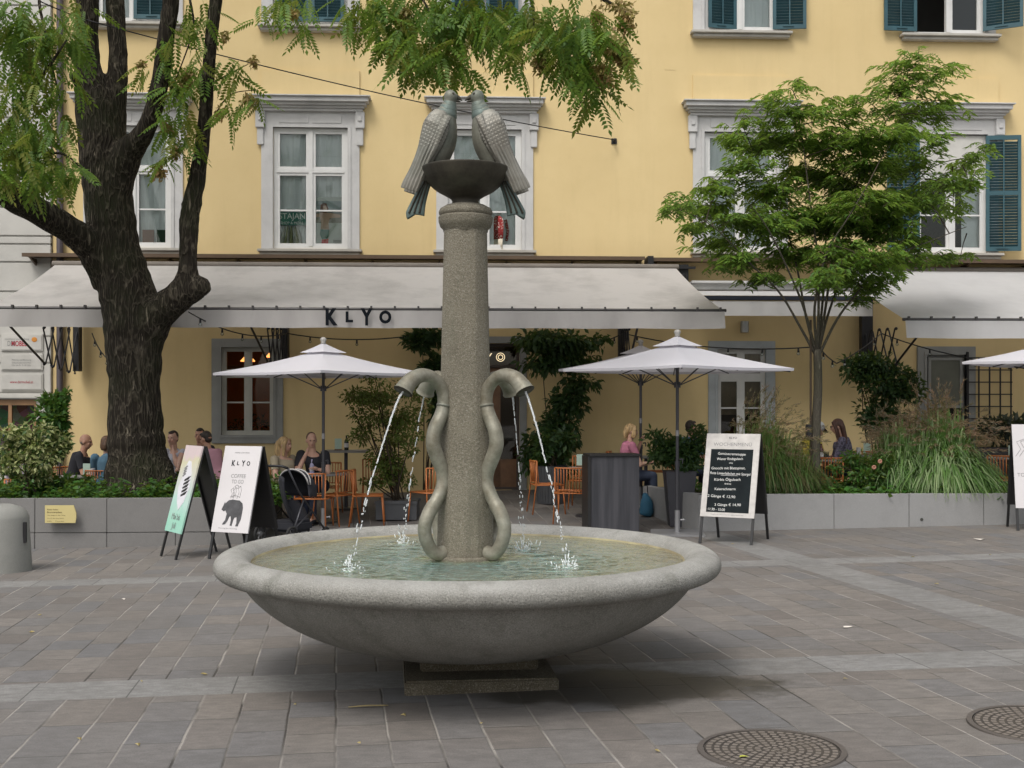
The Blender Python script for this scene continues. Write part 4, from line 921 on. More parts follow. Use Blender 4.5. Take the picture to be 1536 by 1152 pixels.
# ---- jets
n = NB('falling_water'); n.set(color=(.85, .88, .9), rough=.12, trans=.55, ior=1.2, spec=.8); M_JET = n.m
n = NB('white_foam'); n.set(color=(.85, .88, .88), rough=.35, trans=.2, ior=1.2); M_FOAM = n.m
for key, land, seed, lab in [('fl', (-.68, -.56), 1, 'stream of water falling from the front left spout towards the viewer'), ('fr', (.60, -.42), 2, 'stream of water falling from the front right spout'),
                             ('bl', (-.49, .75), 3, 'broken stream of water falling from the rear left spout'), ('br', (.35, .42), 4, 'thin beaded stream falling from the rear right spout by the door')]:
    g_ = random.Random(seed); a = outs[key]; b = Vector((FX + land[0], FY + land[1], WZ)); m = MB(); K = 90
    def pt(t): return Vector((a.x + (b.x - a.x) * t ** .8, a.y + (b.y - a.y) * t ** .8, a.z + (b.z - a.z) * t))
    main = .42 if key in ('fl', 'fr') else .12
    i = 0
    while i < K:
        t = i / K
        if t < main:
            j = int(K * main); pts = [pt(q / K) for q in range(0, j + 1)]; m.tube([p + Vector((g_.gauss(0, .0015), 0, 0)) for p in pts], [.0066 - .0026 * min(1, q / j) + g_.uniform(-.0009, .0009) for q in range(j + 1)], 8); i = j + 1
        else:
            ln = g_.choice([1, 1, 2, 2, 3] if t > .6 else [2, 3, 4]); sp = .001 + .016 * max(0, t - .35)
            for rep in range(1 if t < .5 else 2):
                off = Vector((g_.gauss(0, sp), g_.gauss(0, sp), g_.gauss(0, .01))); pts = [pt(min(1, (i + q * .5) / K)) + off for q in range(ln * 2 + 1)]
                m.tube(pts, [.0012] + [g_.uniform(.0026, .0052)] * (len(pts) - 2) + [.0012], 7)
            i += ln + (1 if t > main + .1 else 0)
    jt = m.build('water_jet', M_JET, smooth=True); tag(jt, lab, 'water jet', 'water jets of the fountain')
    jt.data.transform(Matrix.Translation(-a)); jt.location = a
    m = MB()
    for k_ in range(60):
        an = g_.uniform(0, 2 * math.pi); r_ = abs(g_.gauss(0, .05)); h_ = max(0, g_.gauss(.012, .022)) * (1.6 - min(1.5, r_ * 9)); c_ = b + Vector((r_ * math.cos(an), r_ * math.sin(an), .002 + max(0, h_)))
        if g_.random() < .3: d_ = Vector((math.cos(an) * .4, math.sin(an) * .4, 1)) * g_.uniform(.01, .035); m.tube([c_, c_ + d_ * .6, c_ + d_], [.004, .003, .001], 6)
        else: q_ = g_.uniform(.002, .0045); m.ball(c_, (q_, q_, q_) if c_.z > WZ + .012 else (q_ * 2.2, q_ * 2.2, q_ * .6), n=8)
    sp_ = m.build('splash', M_FOAM, jt, smooth=True); sp_.data.transform(Matrix.Translation(-a))
# ================================================================ TREES
def barkmat(name, c, c2, sc_=1., ridge=1.):
    n = NB(name); v = n.scale(n.obj(), (12 * sc_, 12 * sc_, 2.3 * sc_)); f = n.noise(1, v, detail=7, rough=.62, dist=.9)
    r = n.math('ABSOLUTE', n.math('SUBTRACT', f, .5)); r = n.math('MULTIPLY', r, 7., clamp=True)
    if ridge >= 1:
        wv = n.t.nodes.new('ShaderNodeTexNoise'); n.put(wv, 'Vector', n.scale(n.obj(), (5, 5, 3))); wv.inputs['Scale'].default_value = 1; wv.inputs['Detail'].default_value = 3
        vv = n.vmath('ADD', n.scale(n.obj(), (19, 19, 1.9)), n.vmath('MULTIPLY', wv.outputs['Color'], (2.2, 2.2, 1.0))); e_ = n.voro(1, vv, 'DISTANCE_TO_EDGE'); r = n.math('MULTIPLY', n.ramp(e_, [(.03, 1), (.16, .12), (.4, 0)]), n.ramp(f, [(.35, .35), (.6, 1)]))
    col = n.mix(r, c2, c); col = n.mix(n.ramp(n.noise(1.5, detail=4), [(.45, 0), (.75, .5)]), col, (.035, .045, .018))
    col = n.mix(n.ramp(n.noise(1, n.scale(n.obj(), (22 * sc_, 22 * sc_, 2.4 * sc_)), detail=5), [(.62, 0), (.72, .6)]), col, tuple(q * 3.2 for q in c))
    n.bump(r, ridge, .05 / sc_); return n.set(color=col, rough=.95, spec=.15)
M_BARK = barkmat('furrowed_bark', (.105, .09, .068), (.016, .013, .010), 1., 1.)
M_BARKY = barkmat('young_bark', (.12, .11, .085), (.07, .062, .05), 2.5, .4)
M_TWIG = M('twig_bark', (.05, .035, .022), .9, bump=0)
M_AIL = leafmat('pinnate_leaf', (.075, .18, .024), (.19, .31, .045), .52)
M_AILY = leafmat('yellowing_leaf', (.16, .22, .035), (.26, .25, .045), .45)
M_SEED = leafmat('seed_cluster', (.36, .31, .10), (.38, .20, .10), .4)
YT = 16.9
tr = empty('old_tree', P(212, 715, YT), 0, 'large old tree with dark furrowed bark and forked limbs, growing from the left planter', 'tree'); T0 = tr.location
def px(p, w=None): return Vector(P(p[0], p[1], YT + (p[2] if len(p) > 2 else 0))) - T0
def limb(m, L, n=16, k=5):
    """L: (px, py, width in px, depth offset)"""
    pts = [px((a[0], a[1], a[3] if len(a) > 3 else 0)) for a in L]; rad = [a[2] * (YT + (a[3] if len(a) > 3 else 0)) / FPX / 2 for a in L]
    sp = spline(pts, k); rs = [r.x for r in spline([(r, 0, 0) for r in rad], k)]
    m.tube([p + Vector((rnd.gauss(0, .004), rnd.gauss(0, .004), 0)) for p in sp], [max(.012, r * rnd.uniform(.96, 1.04)) for r in rs], n)
m = MB()
limb(m, [(212, 770, 150, 0), (210, 722, 108), (206, 680, 88), (203, 640, 80), (202, 580, 76), (201, 520, 82), (198, 470, 88), (186, 420, 80), (172, 370, 72), (164, 310, 72), (156, 250, 70), (150, 200, 66), (143, 155, 60), (133, 112, 42), (130, 60, 34), (131, 0, 34), (128, -120, 36), (120, -260, 30), (90, -420, 20)], 22)
limb(m, [(160, 240, 52, .1), (168, 170, 44, .1), (175, 125, 32, .1), (177, 80, 28, .15), (173, 20, 28, .2), (172, -100, 30, .4), (185, -300, 22, .8)])
limb(m, [(170, 300, 50, -.05), (188, 235, 46, -.15), (212, 205, 32, -.3), (230, 165, 27, -.4), (242, 110, 26, -.5), (250, 50, 25, -.6), (256, 0, 25, -.6), (265, -120, 22, -.8), (290, -300, 16, -1.2)])
limb(m, [(205, 520, 70, 0), (225, 480, 66, -.05), (252, 458, 48, -.15), (276, 436, 46, -.25), (282, 400, 28, -.3), (283, 360, 28, -.3), (284, 325, 29, -.3), (290, 296, 28, -.3), (300, 240, 23, -.35), (307, 180, 21, -.4), (313, 100, 19, -.5), (319, 40, 19, -.6), (324, 0, 19, -.6), (335, -110, 17, -.8), (370, -260, 12, -1.)])
limb(m, [(276, 440, 40, -.25), (300, 432, 36, -.3), (311, 440, 16, -.32)])                      # cut stub
limb(m, [(168, 420, 60, 0), (140, 375, 50, -.2), (105, 345, 42, -.5), (60, 318, 42, -.9), (20, 295, 44, -1.3), (-30, 255, 40, -1.7), (-90, 190, 34, -2.1), (-160, 80, 28, -2.5), (-220, -60, 18, -2.8)])
limb(m, [(125, 130, 26, -.1), (112, 116, 14, -.2), (104, 112, 8, -.25)])
for a in ((165, 735), (245, 735), (270, 745), (190, 745)): limb(m, [(a[0], a[1] + 30, 40, -.25), (.5 * (a[0] + 210), a[1] - 25, 46, -.12), (207, a[1] - 90, 50, 0)])
t_ = m.build('trunk', M_BARK, tr, smooth=True)
bake(t_, [('REMESH', dict(mode='VOXEL', voxel_size=.028)), ('SMOOTH', dict(iterations=2))])
# high limbs that carry the hanging foliage (above and in the frame)
m = MB(); anchors = []
def bough(L, r0, r1, cnt=1):
    pts = spline([px(a) for a in L], 6); N_ = len(pts); m.tube(pts, [r0 + (r1 - r0) * i / (N_ - 1) for i in range(N_)], 8); anchors.append(pts); return pts
bough([(330, -70, -.7), (430, -80, -1.5), (560, -60, -2.4), (700, -50, -3.0), (860, -20, -3.4), (940, 20, -3.6)], .09, .015)
bough([(256, -60, -.6), (360, -110, -1.2), (480, -90, -1.8), (600, -40, -2.2), (700, 20, -2.4)], .07, .015)
bough([(560, -60, -2.4), (620, -20, -2.6), (650, 30, -2.8)], .03, .008)
bough([(700, -50, -3.), (790, -10, -3.3), (800, 60, -3.3)], .03, .008)
bough([(300, 215, -.35), (330, 160, -.5), (350, 140, -.6), (385, 135, -.7)], .012, .005)
bough([(310, 130, -.4), (345, 110, -.5), (375, 95, -.6)], .012, .005)
bough([(285, 0, -.6), (290, 40, -.65), (275, 90, -.7), (250, 150, -.7)], .018, .006)
bough([(128, -120, 0), (60, -160, -1.2), (-60, -120, -2.), (-160, 0, -2.5)], .09, .02)
bough([(-30, 255, -1.7), (20, 180, -2.), (60, 120, -2.2), (100, 60, -2.3)], .05, .01)
bough([(-30, 250, -1.7), (30, 235, -2.1), (90, 230, -2.4), (120, 250, -2.5)], .03, .008)
bough([(100, -80, 0), (60, -20, -1.2), (70, 60, -1.7), (90, 150, -2.)], .03, .008)
m.build('branch', M_BARK, tr, smooth=True)
# pinnate leaves: drooping sprays at given spots
TPL = compound(8, .105, .245)
def sprays(spots, size, dro=.75, sp=.32):
    """spots: (px, py, depth, spread_px_x, spread_px_y, count)"""
    P_, D_ = [], []
    for (x, y, d, sx, sy, n_) in spots:
        for _ in range(int(n_ * 1.0)):
            a = rng.normal() * sx * .5; b_ = rng.normal() * sy * .5; dep = d + rng.normal() * sp; P_.append(px((x + a, y + b_, dep)))
            th = rng.uniform(0, 2 * math.pi); D_.append((math.cos(th), math.sin(th) * .8, -dro * rng.uniform(.2, 2.2)))
    P_ = np.array([tuple(p) for p in P_]); D_ = np.array(D_); n_ = rng.normal(size=D_.shape) * .35; n_[:, 2] += 1
    return P_, rots(D_, n_), size * rng.uniform(.7, 1.15, len(P_))
S1 = [(430, 5, -1.6, 40, 20, 26), (455, 35, -1.6, 18, 10, 5), (560, 10, -2.4, 50, 24, 50), (600, 40, -2.5, 40, 20, 42), (640, 70, -2.6, 50, 26, 46), (650, 5, -2.6, 60, 24, 60), (700, 40, -2.8, 50, 30, 50), (600, 75, -2.6, 16, 16, 12), (625, 95, -2.6, 20, 10, 8),
      (690, 95, -2.8, 22, 12, 10), (720, 15, -2.9, 50, 24, 44), (765, 60, -3.1, 22, 26, 16), (790, 20, -3.2, 50, 26, 50), (775, 90, -3.1, 16, 14, 5), (850, 40, -3.4, 50, 34, 70), (860, 90, -3.4, 34, 22, 34), (900, 100, -3.5, 40, 20, 22), (890, 40, -3.5, 40, 30, 40), (925, 60, -3.6, 24, 18, 14), (890, 140, -3.5, 16, 12, 8), (860, 110, -3.4, 14, 10, 5),
      (360, 100, -.55, 30, 14, 9), (380, 140, -.7, 20, 12, 7), (345, 165, -.5, 20, 16, 7), (300, 90, -.5, 34, 34, 22), (270, 120, -.6, 34, 34, 26), (260, 180, -.6, 26, 30, 22), (250, 60, -.6, 24, 34, 16), (235, 100, -.5, 20, 20, 10), (250, 235, -.6, 18, 16, 9), (275, 215, -.55, 16, 24, 9), (290, 30, -.6, 30, 24, 16), (340, 120, -.5, 20, 12, 5),
      (20, 30, -2.3, 60, 40, 60), (60, 40, -1.8, 50, 36, 50), (30, 110, -2.1, 40, 40, 44), (20, 180, -2.2, 40, 40, 52), (60, 200, -2.3, 40, 40, 44), (90, 130, -2., 26, 40, 26), (15, 240, -2.2, 40, 30, 40), (80, 250, -2.4, 34, 24, 26), (100, 60, -1.8, 24, 30, 22), (110, 20, -1., 30, 24, 16), (115, 255, -2.5, 14, 14, 5), (45, 260, -2.3, 24, 20, 16)]
a_, b_, c_ = sprays(S1, .42); scatter('leaves', [M_AIL, M_AILY], a_, b_, c_, TPL, tr, (rng.random(len(a_)) < .24).astype(int))
# crown above the picture
S2 = [(x, y, d, 130, 90, 70) for x, y, d in ((100, -180, -1), (-100, -100, -2.), (-150, -260, -1.8), (250, -260, -1), (420, -190, -1.5), (580, -180, -2.2), (720, -150, -2.8), (860, -110, -3.2), (50, -360, -.5), (330, -400, -1.), (160, -500, 0), (520, -330, -1.6), (690, -280, -2.2))]
a_, b_, c_ = sprays(S2, .42, sp=.8); scatter('upper_leaves', [M_AIL, M_AILY], a_, b_, c_, TPL, tr, (rng.random(len(a_)) < .1).astype(int))
# papery seed clusters
def seeds(spots):
    P_ = []
    for (x, y, d, rx, ry, n_) in spots:
        c0 = px((x, y, d)); q = rng.normal(size=(n_, 3)) * np.array([rx, rx, ry]) * .0042; P_.append(q + np.array(tuple(c0)))
    P_ = np.concatenate(P_); D_ = rng.normal(size=P_.shape); D_[:, 2] -= .9
    scatter('seed_clusters', M_SEED, P_, rots(D_, rng.normal(size=P_.shape)), .066 * rng.uniform(.7, 1.3, len(P_)), diamond(.26, .03, .1), tr)
seeds([(925, 75, -3.7, 11, 13, 260), (905, 110, -3.7, 12, 14, 300), (940, 30, -3.7, 10, 16, 220), (940, 90, -3.7, 10, 10, 150), (895, 25, -3.6, 8, 14, 150), (810, 95, -3.3, 8, 12, 150), (930, 8, -3.6, 14, 8, 120), (605, 20, -2.6, 9, 14, 110),
       (375, 150, -.75, 10, 10, 150), (380, 92, -.7, 7, 9, 90), (337, 55, -.6, 8, 9, 70), (240, 258, -.75, 10, 9, 140), (262, 228, -.7, 7, 8, 80), (280, 120, -.75, 12, 14, 120), (250, 190, -.7, 8, 8, 60), (212, 95, -.6, 5, 7, 40), (440, 20, -1.7, 8, 9, 70), (330, 170, -.6, 7, 8, 60)])

# ---------------------------------------------------------------- young tree
YY = 17.1
y0 = P(1224, 712, YY); yt = empty('young_tree', y0, 0, 'slender young tree with a feathery green crown growing from the right planter', 'tree')
def py_(p): return Vector(P(p[0], p[1], YY + (p[2] if len(p) > 2 else 0))) - y0
m = MB()
def yl(L, r0, r1, n=8, k=5):
    pts = spline([py_(a) for a in L], k); N_ = len(pts); m.tube(pts, [r0 + (r1 - r0) * (i / (N_ - 1)) ** .8 for i in range(N_)], n); return pts
yl([(1224, 740), (1223, 700), (1224, 640), (1227, 580), (1226, 524)], .082, .058, 14)
LIMBS = [[(1222, 530), (1200, 490, -.1), (1170, 440, -.2), (1130, 400, -.3), (1070, 340, -.4), (1020, 315, -.5)],
         [(1223, 528), (1208, 470, .1), (1195, 400, .2), (1175, 330, .3), (1140, 250, .4), (1110, 180, .4)],
         [(1226, 528), (1228, 450, -.1), (1226, 380, -.2), (1215, 300, -.2), (1205, 220, -.1), (1195, 150, 0)],
         [(1228, 528), (1240, 450, .1), (1250, 380, .2), (1275, 300, .3), (1310, 220, .3), (1355, 130, .2), (1365, 85, .2)],
         [(1230, 530), (1255, 480, -.2), (1285, 440, -.3), (1330, 390, -.4), (1400, 360, -.5), (1450, 340, -.5)],
         [(1228, 526), (1246, 460, .3), (1280, 380, .5), (1340, 310, .6), (1400, 250, .6), (1465, 235, .5)],
         [(1226, 528), (1222, 460, -.4), (1240, 380, -.8), (1270, 330, -1.1), (1300, 280, -1.2)], [(1224, 528), (1205, 460, -.3), (1180, 400, -.7), (1150, 340, -1.0), (1120, 300, -1.1)],
         [(1226, 528), (1235, 440, .4), (1240, 350, .9), (1260, 260, 1.1), (1275, 180, 1.)]]
allp = []
for L in LIMBS: allp.append(yl(L, .024, .005))
cl = [(1020, 312, 22, 12), (1045, 345, 20, 9), (1062, 318, 32, 12), (1075, 285, 30, 12), (1100, 335, 36, 14), (1085, 370, 34, 12), (1110, 395, 40, 14), (1120, 255, 34, 14), (1105, 215, 26, 12), (1130, 190, 34, 12), (1165, 150, 30, 10), (1185, 132, 28, 6), (1190, 170, 40, 14), (1150, 220, 40, 16), (1200, 210, 44, 16), (1160, 290, 50, 18), (1210, 260, 50, 18), (1150, 345, 44, 18), (1210, 330, 56, 22), (1190, 385, 46, 16), (1150, 420, 30, 10),
      (1250, 220, 40, 14), (1265, 180, 34, 12), (1300, 150, 30, 8), (1240, 165, 34, 10), (1290, 215, 40, 14), (1260, 280, 56, 18), (1300, 250, 50, 18), (1270, 340, 60, 22), (1300, 310, 56, 20), (1330, 170, 26, 10), (1350, 140, 30, 12), (1365, 105, 28, 14), (1345, 95, 16, 12), (1395, 118, 26, 8), (1420, 112, 12, 4), (1380, 160, 30, 10), (1420, 152, 26, 6), (1400, 175, 34, 10), (1340, 210, 40, 14), (1360, 250, 44, 16),
      (1400, 215, 20, 7), (1420, 280, 36, 12), (1455, 245, 26, 10), (1470, 228, 14, 6), (1455, 280, 20, 8), (1430, 320, 20, 8), (1390, 300, 34, 14), (1350, 310, 44, 18), (1330, 350, 44, 16), (1300, 390, 46, 16), (1345, 392, 36, 10), (1370, 370, 26, 10), (1400, 390, 30, 5), (1440, 388, 12, 3), (1270, 420, 36, 14), (1300, 435, 26, 8), (1255, 380, 46, 16), (1330, 420, 24, 6), (1232, 420, 26, 12), (1290, 455, 14, 6), (1305, 440, 10, 4), (1360, 130, 16, 26), (1362, 180, 14, 20)]
P_, D_, N_l, twg = [], [], [], MB()
for (cx, cy, rx, ry) in cl:
    dep = rng.normal() * .45; c0 = py_((cx, cy, dep)); best = min((p for L in allp for p in L), key=lambda p: (p - c0).length)
    if best.z > c0.z + .15: best = best + Vector((0, 0, -.1))
    for s_ in range(max(7, int(rx * ry / (10 if cy > 200 else 16)))):
        e_ = c0 + Vector((rng.normal() * rx * .0050, rng.normal() * .3, rng.normal() * ry * .0050)); out = (e_ - best); st = c0 + (e_ - c0) * -.3
        dirh = Vector((out.x, out.y, 0)); dirh = dirh.normalized() if dirh.length > .01 else Vector((1, 0, 0)); dirh = (dirh + Vector((rng.normal() * .5, rng.normal() * .5, 0))).normalized()
        L_ = rng.uniform(.18, .36); k_ = 13
        for q in range(k_):
            t = q / k_; p = e_ + dirh * (L_ * (t - .5)) + Vector((0, 0, .10 * math.sin(t * 2.4) - .12 * t * t)); side = 1 if q % 2 else -1
            lat = Vector((-dirh.y, dirh.x, 0)) * side; d_ = dirh * .9 + lat * .75 + Vector((0, 0, -.35 + rng.normal() * .2)); P_.append(tuple(p)); D_.append(tuple(d_)); N_l.append((rng.normal() * .25, rng.normal() * .25, 1))
        twg.tube([e_ + dirh * (L_ * (t - .5)) + Vector((0, 0, .10 * math.sin(t * 2.4) - .12 * t * t)) for t in (0, .33, .66, 1)], [.004, .003, .002, .001], 4, cap=False)
    twg.tube([best, (best + c0) / 2 + Vector((0, 0, .04)), c0], [.010, .007, .004], 5, cap=False)
m.build('trunk', M_BARKY, yt, smooth=True); twg.build('twigs', M_TWIG, yt, fix=False)
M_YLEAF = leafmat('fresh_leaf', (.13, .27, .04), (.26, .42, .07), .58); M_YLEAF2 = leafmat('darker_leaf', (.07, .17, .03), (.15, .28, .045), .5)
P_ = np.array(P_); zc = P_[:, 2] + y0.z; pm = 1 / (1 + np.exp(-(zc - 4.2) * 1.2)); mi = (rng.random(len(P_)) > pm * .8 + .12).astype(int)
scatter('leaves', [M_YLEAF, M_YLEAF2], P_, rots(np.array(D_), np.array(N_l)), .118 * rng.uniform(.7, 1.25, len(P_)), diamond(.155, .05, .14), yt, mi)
# its stake
sx = P(1216, 700, 17.05); m = MB(); m.tube([sx - sx, Vector((0, 0, (700 - 480) * .00975))], .017, 8)
st = m.build('tree_stake', M_TWIG, loc=sx); tag(st, 'thin dark stake tied beside the young tree', 'stake')
m = MB(); m.tube([(0, 0, .93), (0, 0, 1.6)], .0, 4)
m = MB(); m.box((-.07, -.06, .42), (.0, .04, .62), bev=.01); m.build('junction_box', M_BLACK, st)

# ================================================================ SHRUBS, CLIMBERS, GRASSES
M_BUSH = leafmat('bush_leaf', (.032, .085, .022), (.075, .14, .035), .35); M_VAR = leafmat('variegated_leaf', (.26, .31, .11), (.48, .48, .24), .35); M_MAPLE = leafmat('reddish_leaf', (.11, .085, .025), (.10, .13, .03), .35)
M_BAMB = leafmat('fine_green_leaf', (.09, .16, .03), (.17, .21, .05), .45); M_CLIMB = leafmat('climber_leaf', (.022, .06, .022), (.05, .105, .035), .3); M_COVER_ = leafmat('cover_leaf', (.045, .15, .022), (.10, .22, .04), .4)
def at(x, y, Y): return P(x, y, Y)
def plant(nm, label, base, blobs_px, n, size, mats, cat='shrub', tpl=None, stems=6, droop=.3, group=None, pot=None, dr=.35, seed=1, leaves_name='leaves', k=10, small=.42, up=.6):
    """blobs_px: (px,py,rx,ry,weight) in photo pixels at the plant's own depth"""
    e = empty(nm, base, 0, label, cat, group); Y = base.y; B = []; s_ = Y / FPX
    for i, (x, y, rx, ry, wt) in enumerate(blobs_px):
        c0 = P(x, y, Y) - base
        for b in clumped(c0.x, c0.y, c0.z, rx * s_, dr * min(1.5, rx * s_ * 2), ry * s_, k, small, seed * 31 + i): B.append((*b[:6], b[6] * wt * rx * ry))
    foliage(leaves_name, mats, B, n, size, tpl, e, droop, up=up)
    if stems:
        m = MB()
        for i in range(stems):
            b = B[rng.integers(len(B))]; a = Vector((rng.normal() * .05, rng.normal() * .05, .0)); c0 = Vector(b[:3]); m.tube(spline([a, a.lerp(c0, .5) + Vector((rng.normal() * .05, 0, .05)), c0], 3), [.012, .011, .010, .009, .008, .007, .004], 6)
        m.build('stems', M_TWIG, e, smooth=True)
    return e
plant('variegated_shrub', 'bushy cream and green variegated shrub at the left end of the planter', at(40, 740, 16.3), [(40, 690, 48, 34, 1), (75, 665, 32, 28, 1), (30, 655, 40, 20, .8)], 3400, .085, [M_VAR, M_VAR, M_BUSH], seed=2)
plant('climbing_shrub', 'green climbing shrub reaching up the drainpipe at the left', at(75, 730, 16.9), [(85, 640, 18, 22, 1), (80, 602, 18, 16, 1), (70, 625, 24, 18, .8), (95, 590, 10, 8, .4), (60, 720, 50, 14, .8)], 1700, .11, [M_BUSH, M_COVER_], seed=3)
plant('climbing_plant', 'dark climbing plant against the facade just left of the column', at(640, 735, 20.4), [(640, 505, 34, 20, 1), (650, 545, 22, 25, 1), (655, 600, 14, 60, .6)], 1500, .13, M_CLIMB, seed=4, dr=.2)
plant('climbing_plant', 'tall dark climbing plant on the facade between the door and the parasols', at(835, 735, 20.2), [(840, 512, 60, 16, 1), (830, 545, 48, 14, .7), (875, 575, 34, 10, .5), (850, 600, 28, 20, .7), (835, 650, 30, 36, 1.1), (830, 695, 24, 24, .7), (800, 680, 18, 30, .5), (895, 510, 20, 12, .3), (860, 540, 30, 20, .4)], 5600, .13, [M_CLIMB, M_CLIMB, M_BUSH], seed=5, dr=.25, droop=.9, k=16, small=.6)
plant('climbing_plant', 'dark climbing shrub against the facade beside the right awning arm', at(1320, 735, 19.6), [(1320, 560, 48, 24, 1), (1300, 540, 30, 12, .5), (1345, 590, 36, 20, .8), (1318, 625, 30, 28, .9), (1280, 545, 16, 8, .3), (1370, 570, 12, 14, .3)], 4200, .10, [M_CLIMB, M_BUSH, M_CLIMB], seed=6, dr=.3, k=16, small=.6)
e = plant('potted_shrub', 'feathery yellow green shrub in a square dark grey pot left of the column', at(597, 752, 18.0), [(600, 700, 50, 36, 1), (590, 640, 60, 34, 1), (580, 600, 62, 24, .8), (625, 590, 26, 30, .6), (530, 595, 22, 10, .25), (560, 570, 30, 14, .3), (545, 640, 30, 26, .5), (560, 720, 26, 16, .4)], 6500, .062, [M_BAMB, M_MAPLE, M_BAMB], seed=7, dr=.5, droop=.5, stems=16)
M_POT = M('dark_grey_planter', (.075, .078, .085), .55, var=.1, dirt=.3); M_POT2 = M('anthracite_planter', (.055, .055, .065), .5, dirt=.25)
m = MB(); b0 = at(597, 752, 18.); zg = G(b0.x, 18.) - b0.z; m.prismz([(-.31, -.30), (.31, -.30), (.31, .30), (-.31, .30)], zg, 0.02); m.box((-.325, -.315, -.02), (.325, -.29, .03)); m.box((-.325, .29, -.02), (.325, .315, .03)); m.build('pot', M_POT, e)
e = plant('potted_shrub', 'glossy green shrub in a tall tapering grey pot behind the right parasol pole', at(1019, 708, 16.9), [(1010, 670, 38, 26, 1), (990, 655, 24, 14, .5), (1040, 670, 22, 28, .8), (1035, 700, 24, 16, .6), (1000, 690, 30, 18, .7)], 2600, .085, [M_BUSH, M_CLIMB, M_BUSH], seed=8, dr=.4, stems=10)
m = MB(); b0 = at(1019, 708, 16.9); zg = G(b0.x, 16.9) - b0.z
m.add([(sx_ * q, sy_ * q, z_) for z_, q in ((zg, .15), (.0, .215), (.02, .22)) for sx_, sy_ in ((-1, -1), (1, -1), (1, 1), (-1, 1))], [(i * 4 + j, i * 4 + (j + 1) % 4, (i + 1) * 4 + (j + 1) % 4, (i + 1) * 4 + j) for i in range(2) for j in range(4)] + [(8, 9, 10, 11), (3, 2, 1, 0)]); m.build('pot', M_POT2, e)
e = plant('potted_plant', 'leafy plant in a grey ribbed pot beside the cafe door', at(826, 700, 19.2), [(815, 672, 26, 26, 1), (840, 665, 26, 26, 1)], 900, .12, [M_CLIMB, M_BUSH], seed=12, dr=.4)
m = MB(); zg = G(.63, 19.2) - at(826, 700, 19.2).z; m.lathe([(.21, zg), (.26, .0), (.27, .02), (.24, .02)], 28); 
for i in range(28): a = i * 2 * math.pi / 28; m.tube([(.212 * math.cos(a), .212 * math.sin(a), zg), (.262 * math.cos(a), .262 * math.sin(a), 0)], .008, 5)
m.build('pot', M_POT, e)
plant('flowering_shrub', 'small leafy flowering shrub with pink blooms beside the big right grass clump', at(1300, 738, 17.0), [(1300, 705, 40, 22, 1), (1280, 690, 24, 16, .6), (1255, 700, 20, 10, .5), (1330, 690, 20, 20, .5)], 1500, .075, [M_COVER_, M_BAMB, M_BUSH], seed=9, dr=.35)
fl = [o for o in COL.objects if o.name.startswith('flowering_shrub')][0]
m = MB()
for (x, y) in ((1320, 692), (1311, 701)):
    c0 = at(x, y, 16.85) - at(1300, 738, 17.0)
    for k_ in range(7): a = k_ * .9; m.ball(c0 + Vector((.02 * math.cos(a), 0, .02 * math.sin(a))), (.015, .010, .015), n=8)
m.build('flowers', M('pink_petal', (.42, .20, .14), .7, bump=0), fl, smooth=True)
# hostas / ivy ground cover
def cover(nm, label, poly, zt, n, size, mats, hump=.16, clump=60):
    x0 = min(p[0] for p in poly); x1 = max(p[0] for p in poly); cs = []
    g_ = np.random.default_rng(int(abs(x0) * 10) + 3); Ps = []
    while len(cs) < clump:
        x = g_.uniform(x0, x1); t = g_.uniform(0, 1); ya = np.interp(x, [p[0] for p in poly], [p[1] for p in poly]); yb = np.interp(x, [p[0] for p in poly], [p[2] for p in poly]); cs.append((x, ya + (yb - ya) * t, zt + g_.uniform(0, .03), .22 * g_.uniform(.7, 1.3), .22, hump * g_.uniform(.6, 1.5), 1))
    cs = [(a, b, c, d, e_, f, 1) for a, b, c, d, e_, f, _ in cs]
    pos, d = blob_points(cs, n); pos[:, 2] = np.maximum(pos[:, 2], zt - .02); d2 = rng.normal(size=pos.shape); d2[:, 2] = d2[:, 2] * .4 + .15; nn = rng.normal(size=pos.shape) * .45; nn[:, 2] += 1
    o = scatter(nm, mats, pos, rots(d2, nn), size * rng.uniform(.6, 1.3, n), diamond(.36, .06, .16), None, rng.choice(len(mats), n)); tag(o, label, 'ground cover', None, 'stuff'); return o
cover('ground_cover', 'low bright green leafy ground cover along the left planter', [(-8.2, 15.65, 17.8), (-5.4, 15.75, 17.8), (-3.2, 15.9, 17.8)], .33, 15000, .085, [M_COVER_, M_COVER_, M_BUSH], .21, 190)
M_DRY = leafmat('dry_leaf', (.20, .11, .04), (.28, .17, .07), .2)
cover('ground_cover', 'low bright green leafy ground cover along the right planter', [(2.75, 16.5, 18.2), (4.5, 16.5, 18.2), (7.2, 16.6, 18.2)], .32, 6500, .10, [M_COVER_, M_COVER_, M_BUSH], .17, 120)
